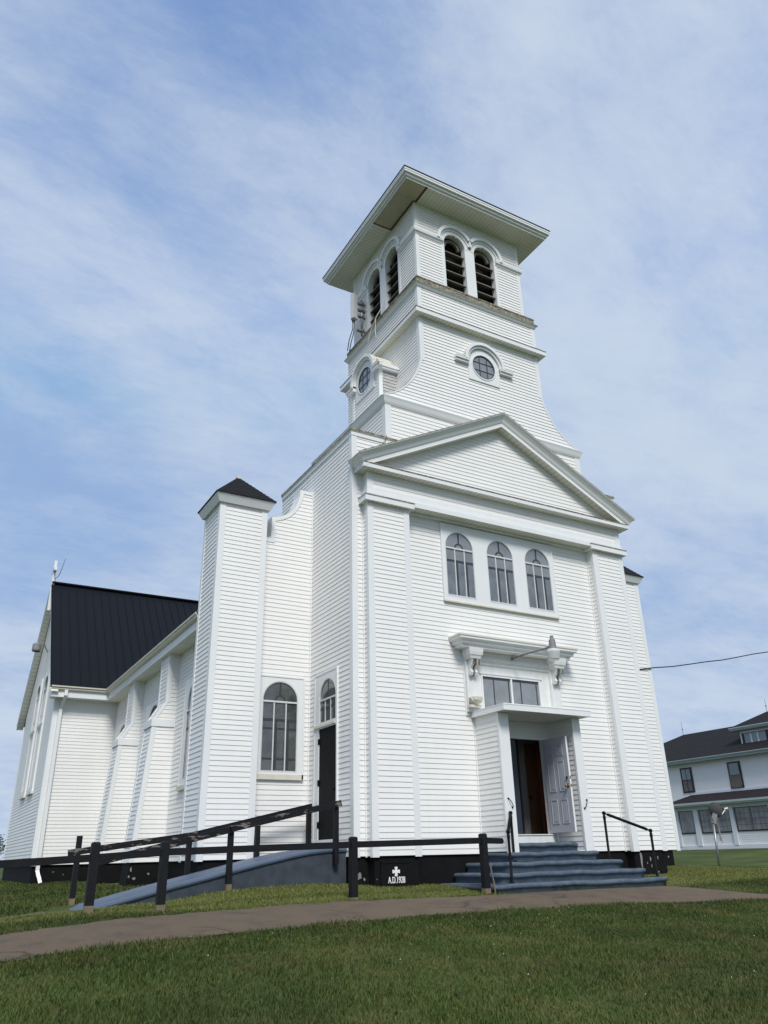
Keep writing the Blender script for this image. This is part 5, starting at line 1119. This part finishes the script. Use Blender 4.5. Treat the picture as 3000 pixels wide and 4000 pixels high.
# ------------------------------------------------------------------ grass blades
def in_poly(px, py, poly):
    c = np.zeros(len(px), bool); n = len(poly)
    for i in range(n):
        (x0, y0), (x1, y1) = poly[i], poly[(i+1) % n]
        if y0 == y1: continue
        c ^= ((y0 > py) != (y1 > py)) & (px < (x1-x0)*(py-y0)/(y1-y0)+x0)
    return c
def grass():
    zones = [  # x0, x1, y0, y1, blades per m2, height, width
        (-12, 3.5, -10.2, -3.3, 2300, .042, .0046), (-12, 2.5, -5.2, -3.2, 1100, .058, .0065), (-11.5, -2.0, -3.2, .3, 1900, .036, .007), (2.0, 9, -6, 3.0, 1000, .028, .008), (-11.5, -7, .3, 13.2, 420, .055, .012), (3.5, 14, -4, 7, 340, .028, .012), (-13, -7.5, 8, 22, 130, .045, .02)]
    X = []; Y = []; H = []; Wd = []
    for x0, x1, y0, y1, d, h, wd in zones:
        n = int((x1-x0)*(y1-y0)*d); x = rng.uniform(x0, x1, n); y = rng.uniform(y0, y1, n)
        clump = .62+.75*(.5+.5*np.sin(x*2.3+np.sin(y*1.9)*1.7)*np.sin(y*2.7+1.3*np.sin(x*1.1)))
        X.append(x); Y.append(y); H.append(h*clump*rng.uniform(.45, 1.25, n)); Wd.append(wd*rng.uniform(.7, 1.3, n))
    X, Y, H, Wd = map(np.concatenate, (X, Y, H, Wd))
    # keep what the camera can see, plus a margin
    Zg = gz(X, Y); V = np.stack([X, Y, Zg], 1)-np.array(CAM); dz = V@np.array(cf_); u = V@np.array(cr_)/dz*F_PX; v = -(V@np.array(cu_))/dz*F_PX
    keep = (dz > .5) & (abs(u) < 1800) & (v < 2350)
    far = PATH_FAR; near = PATH_NEAR; pth = far+near[::-1]
    jx, jy = X+rng.normal(0, .045, len(X)), Y+rng.normal(0, .05, len(X))+.05*np.sin(X*4.1)*np.sin(X*1.7); keep &= ~in_poly(jx, jy, pth) | ((rng.random(len(X)) < .8) & (np.hypot(X-.9, Y+2.95) < .13)) | ((rng.random(len(X)) < .5) & (abs(Y+2.7+.12*np.sin(X*3)-.15*(X-.2)) < .012) & (abs(X-.2) < .9)) | ((rng.random(len(X)) < .6) & (np.hypot(X+6.1, Y+3.55) < .10))
    for x0, x1, y0, y1 in ((-2.35, 2.19, -1.79, 0), (-9.3, -4.2, .32, 1.70), (-W1, W1, 0, 5), (-3.93, -2.92, -.22, 0), (2.92, 3.93, -.22, 0), (-W3, W3, 1.8, 25), (-7.15, -6, 5.75, 6.5), (-7.15, -6, 9.45, 10.2), (-XT, 0, YT0, 21), (28, 40, 5, 28)): keep &= ~((X > x0) & (X < x1) & (Y > y0) & (Y < y1))
    keep &= ~((X < -9.3) & (Y > .3-.09*(-9.45-X)) & (Y < 1.62-.09*(-9.45-X)))
    X, Y, H, Wd, Zg = X[keep], Y[keep], H[keep], Wd[keep], Zg[keep]; n = len(X)
    a = rng.uniform(0, 2*np.pi, n); dx, dy = np.cos(a)*Wd, np.sin(a)*Wd; b = rng.uniform(0, 2*np.pi, n); ln = H*rng.uniform(.15, .95, n); lx, ly = np.cos(b)*ln, np.sin(b)*ln
    P = np.empty((n, 5, 3)); P[:, 0] = np.stack([X-dx, Y-dy, Zg-.004], 1); P[:, 1] = np.stack([X+dx, Y+dy, Zg-.004], 1)
    P[:, 2] = np.stack([X+dx*.7+lx*.35, Y+dy*.7+ly*.35, Zg+H*.62], 1); P[:, 3] = np.stack([X-dx*.7+lx*.35, Y-dy*.7+ly*.35, Zg+H*.62], 1); P[:, 4] = np.stack([X+lx, Y+ly, Zg+H], 1)
    # clover heads
    m = 90; k = rng.integers(0, n, m); k = k[(Y[k] < -3.2) | (X[k] > 2) | (rng.random(m) < .3)]; m = len(k)
    c = np.stack([X[k], Y[k], Zg[k]+.05], 1); r = .0075*rng.uniform(.5, 1.2, (m, 1)); O = np.array([(1, 0, 0), (-1, 0, 0), (0, 1, 0), (0, -1, 0), (0, 0, 1), (0, 0, -1)], float); Q = c[:, None]+O[None]*r[:, :, None]
    verts = np.concatenate([P.reshape(-1, 3), Q.reshape(-1, 3)]); i5 = np.arange(n)*5
    quads = np.stack([i5, i5+1, i5+2, i5+3], 1); tris = np.stack([i5+3, i5+2, i5+4], 1); q6 = n*5+np.arange(m)*6
    oc = np.concatenate([np.stack([q6+a_, q6+b_, q6+c_], 1) for a_, b_, c_ in ((0, 2, 4), (2, 1, 4), (1, 3, 4), (3, 0, 4), (2, 0, 5), (1, 2, 5), (3, 1, 5), (0, 3, 5))])
    loops = np.concatenate([quads.ravel(), tris.ravel(), oc.ravel()]); tot = np.r_[np.full(n, 4), np.full(n, 3), np.full(len(oc), 3)]; st = np.r_[0, np.cumsum(tot)[:-1]]
    me = bpy.data.meshes.new('grass'); me.vertices.add(len(verts)); me.vertices.foreach_set('co', verts.astype('f').ravel()); me.loops.add(len(loops)); me.loops.foreach_set('vertex_index', loops.astype('i'))
    me.polygons.add(len(tot)); me.polygons.foreach_set('loop_start', st.astype('i')); me.polygons.foreach_set('loop_total', tot.astype('i'))
    me.materials.append(M['grass']); me.materials.append(M['clover']); me.polygons.foreach_set('material_index', np.r_[np.zeros(2*n), np.ones(len(oc))].astype('i'))
    me.update(calc_edges=True); at = me.attributes.new('rnd', 'FLOAT', 'POINT'); at.data.foreach_set('value', np.r_[np.repeat(rng.random(n), 5), np.zeros(m*6)].astype('f'))
    o = bpy.data.objects.new('grass', me); COL.objects.link(o); tag(o, 'short patchy lawn grass with a few clover heads', 'grass', kind='stuff'); print('blades', n)
grass()
